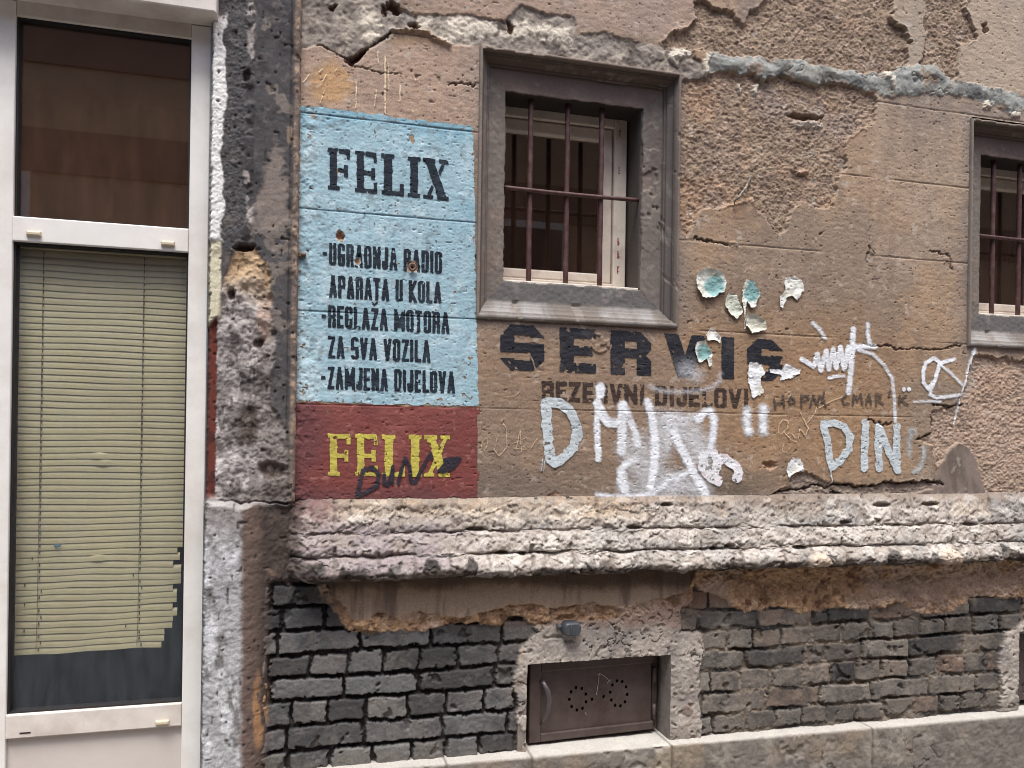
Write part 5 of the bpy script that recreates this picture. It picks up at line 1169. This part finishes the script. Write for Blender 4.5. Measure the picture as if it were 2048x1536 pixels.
header = hd.build('header', M['alu_dirty'], shop, 'projecting sheet-metal header box')
MB().box(-1.6, -.315, .0752, .080, 1.318, 1.45, .003).build('header_panel', M['alu'], header)
gk = MB()
for z0_, z1_ in ((Z_m1, Z_u1), (Z_b1, Z_m0)):
    gk.box(X1, X1 + .006, SO - .05, SO - .012, z0_, z1_); gk.box(X2 - .006, X2, SO - .05, SO - .012, z0_, z1_); gk.box(X1 + .006, X2 - .006, SO - .05, SO - .012, z1_ - .006, z1_); gk.box(X1 + .006, X2 - .006, SO - .05, SO - .012, z0_, z0_ + .005)
gk.build('gasket', M['gasket'], shop)
MB().box(X1, X2, SO - .036, SO - .030, Z_m1, Z_u1).build('glass_pane', M['pane_up'], shop, 'dark upper pane')
MB().box(X1, X2, SO - .036, SO - .030, Z_b1, Z_m0).build('glass_pane', M['pane_low'], shop, 'dusty lower pane')
for (px_, py_, o_) in ((68, 467, SO + .005), (336, 487, SO + .005), (325, 1444, SO + .004)):
    a, b = wall(px_, py_, o_); MB().box(a - .020, a + .020, o_ - .002, o_ + .009, b - .008, b + .006, .004).build('drain_cap', M['plug'], shop)
a, b = wall(50, 1466, SO + .004); MB().box(a - .015, a + .015, SO + .0028, SO + .0042, b - .002, b + .002).build('drain_slot', M['gasket'], shop)
ro = MB()
ro.box(-2.0, X3, -1.5, -1.49, -1.6, 1.6); ro.box(-2.0, -1.99, -1.49, SO - .07, -1.6, 1.6); ro.box(X3 - .02, X3, -1.49, SO - .062, -1.6, 1.6); ro.box(-1.99, X3 - .02, -1.49, SO - .07, 1.26, 1.3); ro.box(-1.99, X3 - .02, -1.49, SO - .07, -1.62, -1.6)
ro.build('room', M['dark_room'], shop)
MB().box(-1.99, X2 + .04, -.75, -.72, .56, 1.25).build('board', M['reflection_board'], shop, 'brown board added behind the upper pane to imitate its reflection')  # added to stand in for the brown of the reflected facade
# next bay, outside the frame of the picture
MB().box(-2.6, X0, SO - .055, SO - .004, -1.6, 1.55, .003).build('side_panel', M['alu_panel'], shop)

vb = thing('venetian_blind', 'faded olive-cream venetian blind with ragged lower slats behind the lower shop pane', 'blind', (-.6, .1, .2 + CAM_H))
def blind():
    rnd = random.Random(9)
    V, Fc = [], []; pitch = .0203; SB = -.082
    bl, br = X1 - .03, X2 - .010
    zt = .520; n = 62
    nu = 46
    for i in range(n):
        z = zt - i * pitch
        frag = i > 45
        dx = 0.0; tl = 0.0
        if frag: dx = rnd.choice((0, -.004, -.010, -.018, -.006, -.030)) - (.012 if i > 54 else 0); tl = rnd.uniform(-.003, .005)
        if i >= n - 3: tl = .002
        xr = br + dx - (.028 if i == n - 1 else 0) - (.012 if i > n - 6 else 0)
        for j in range(nu):
            u = j / (nu - 1); x = bl + (xr - bl) * u
            sag = .0016 * math.sin(u * 7 + i * .35) + .001 * math.sin(u * 19 + i) * (1 if frag else .3)
            zz = z + sag + tl * (u - .5)
            kink = .004 * math.exp(-((u - .52 - .02 * math.sin(i)) * 30) ** 2) if i in (31, 32, 47) else 0
            for k, (o, h) in enumerate(((-.006, .0125), (-.001, .0085), (.002, .002), (.0028, -.005), (.003, -.0118))):
                V.append((x, -(SB + o + kink), zz + h + CAM_H))
        b0 = i * nu * 5
        for j in range(nu - 1):
            for k in range(4):
                a_ = b0 + j * 5 + k; Fc.append((a_, a_ + 5, a_ + 6, a_ + 1))
    me = bpy.data.meshes.new('slats'); me.from_pydata(V, [], Fc); me.update()
    for p in me.polygons: p.use_smooth = True
    link('slats', me, M['slat'], vb)
    zb = zt - n * pitch
    MB().box(bl, br, SB - .015, SB + .012, zt + .012, zt + .04, .002).build('head_rail', M['slat'], vb)
    for xx in (wall(86, 700, SB)[0], wall(287, 700, SB)[0]):
        cd = MB()
        for i in range(n):
            z = zt - i * pitch
            dx = rnd.choice((0, -.02, -.04, .006)) * (1 if i > 45 and rnd.random() < .5 else 0)
            cd.tube([(xx + dx, SB + .003, z + .006), (xx + dx, SB + .0062, z - .002)], .0016, 6)
        cd.tube([(xx, SB + .0065, zt), (xx - .004, SB + .007, zb + .1), (xx - .006, SB + .007, zb + .02)], .0007, 5)
        cd.build('ladder_cord', M['cord'], vb)
blind()
a, b = wall(115, 1092, -.074)
MB().tube([(a - .011, -.0745, b + .002), (a - .004, -.0735, b - .001), (a + .004, -.0735, b), (a + .013, -.0745, b + .005)], [.002, .0045, .0035, .0012], 8, True, .4).build('paint_speck', mat_plain('teal_speck', (70, 120, 135), rough=.6), vb, 'small teal speck on a lower slat', True)

# ------------------------------------------------------------------ street and the building opposite
def sheet(name, x0, x1, y0, y1, z, mat):
    me = bpy.data.meshes.new(name); me.from_pydata([(x0, y0, z), (x1, y0, z), (x1, y1, z), (x0, y1, z)], [], [(0, 1, 2, 3)]); me.update()
    return tag(link(name, me, mat), kind='structure')
sheet('ground', -200, 200, -200, 200, -.14, M['asphalt'])
pv = MB(); pv.box(-30, 30, .02, 1.5, -CAM_H - .5, -CAM_H); tag(pv.build('pavement', M['paving']), kind='structure')
pv = MB(); pv.box(-30, 30, 5.9, 7.4, -CAM_H - .5, -CAM_H + .0); tag(pv.build('far_pavement', M['paving']), kind='structure')
ob = thing('opposite_building', 'tan and brown banded building across the street, reflected in the upper shop pane', 'building', (0, -8, 0))
OY = 7.4
fa = MB(); fa.box(-14, 16, OY + .04, OY + .5, -CAM_H, 5.2); fa.build('wall', M['opp'], ob)
bd = MB()
for z in (-.9, .35, 1.6, 2.85, 4.1): bd.box(-14, 16, OY, OY + .038, z, z + .5)
bd.build('band', M['opp_dark'], ob)
for x in (-10.5, -7.5, -4.2, -.9, 2.4, 5.7, 9.0):
    w_ = MB().box(x, x + 1.2, OY + .0, OY + .039, 2.1 - 1.1, 2.84).build('window', M['alu_dirty'], ob)
    MB().box(x + .1, x + 1.1, OY - .012, OY - .002, 1.1, 2.74).build('pane', M['dark_room'], w_)
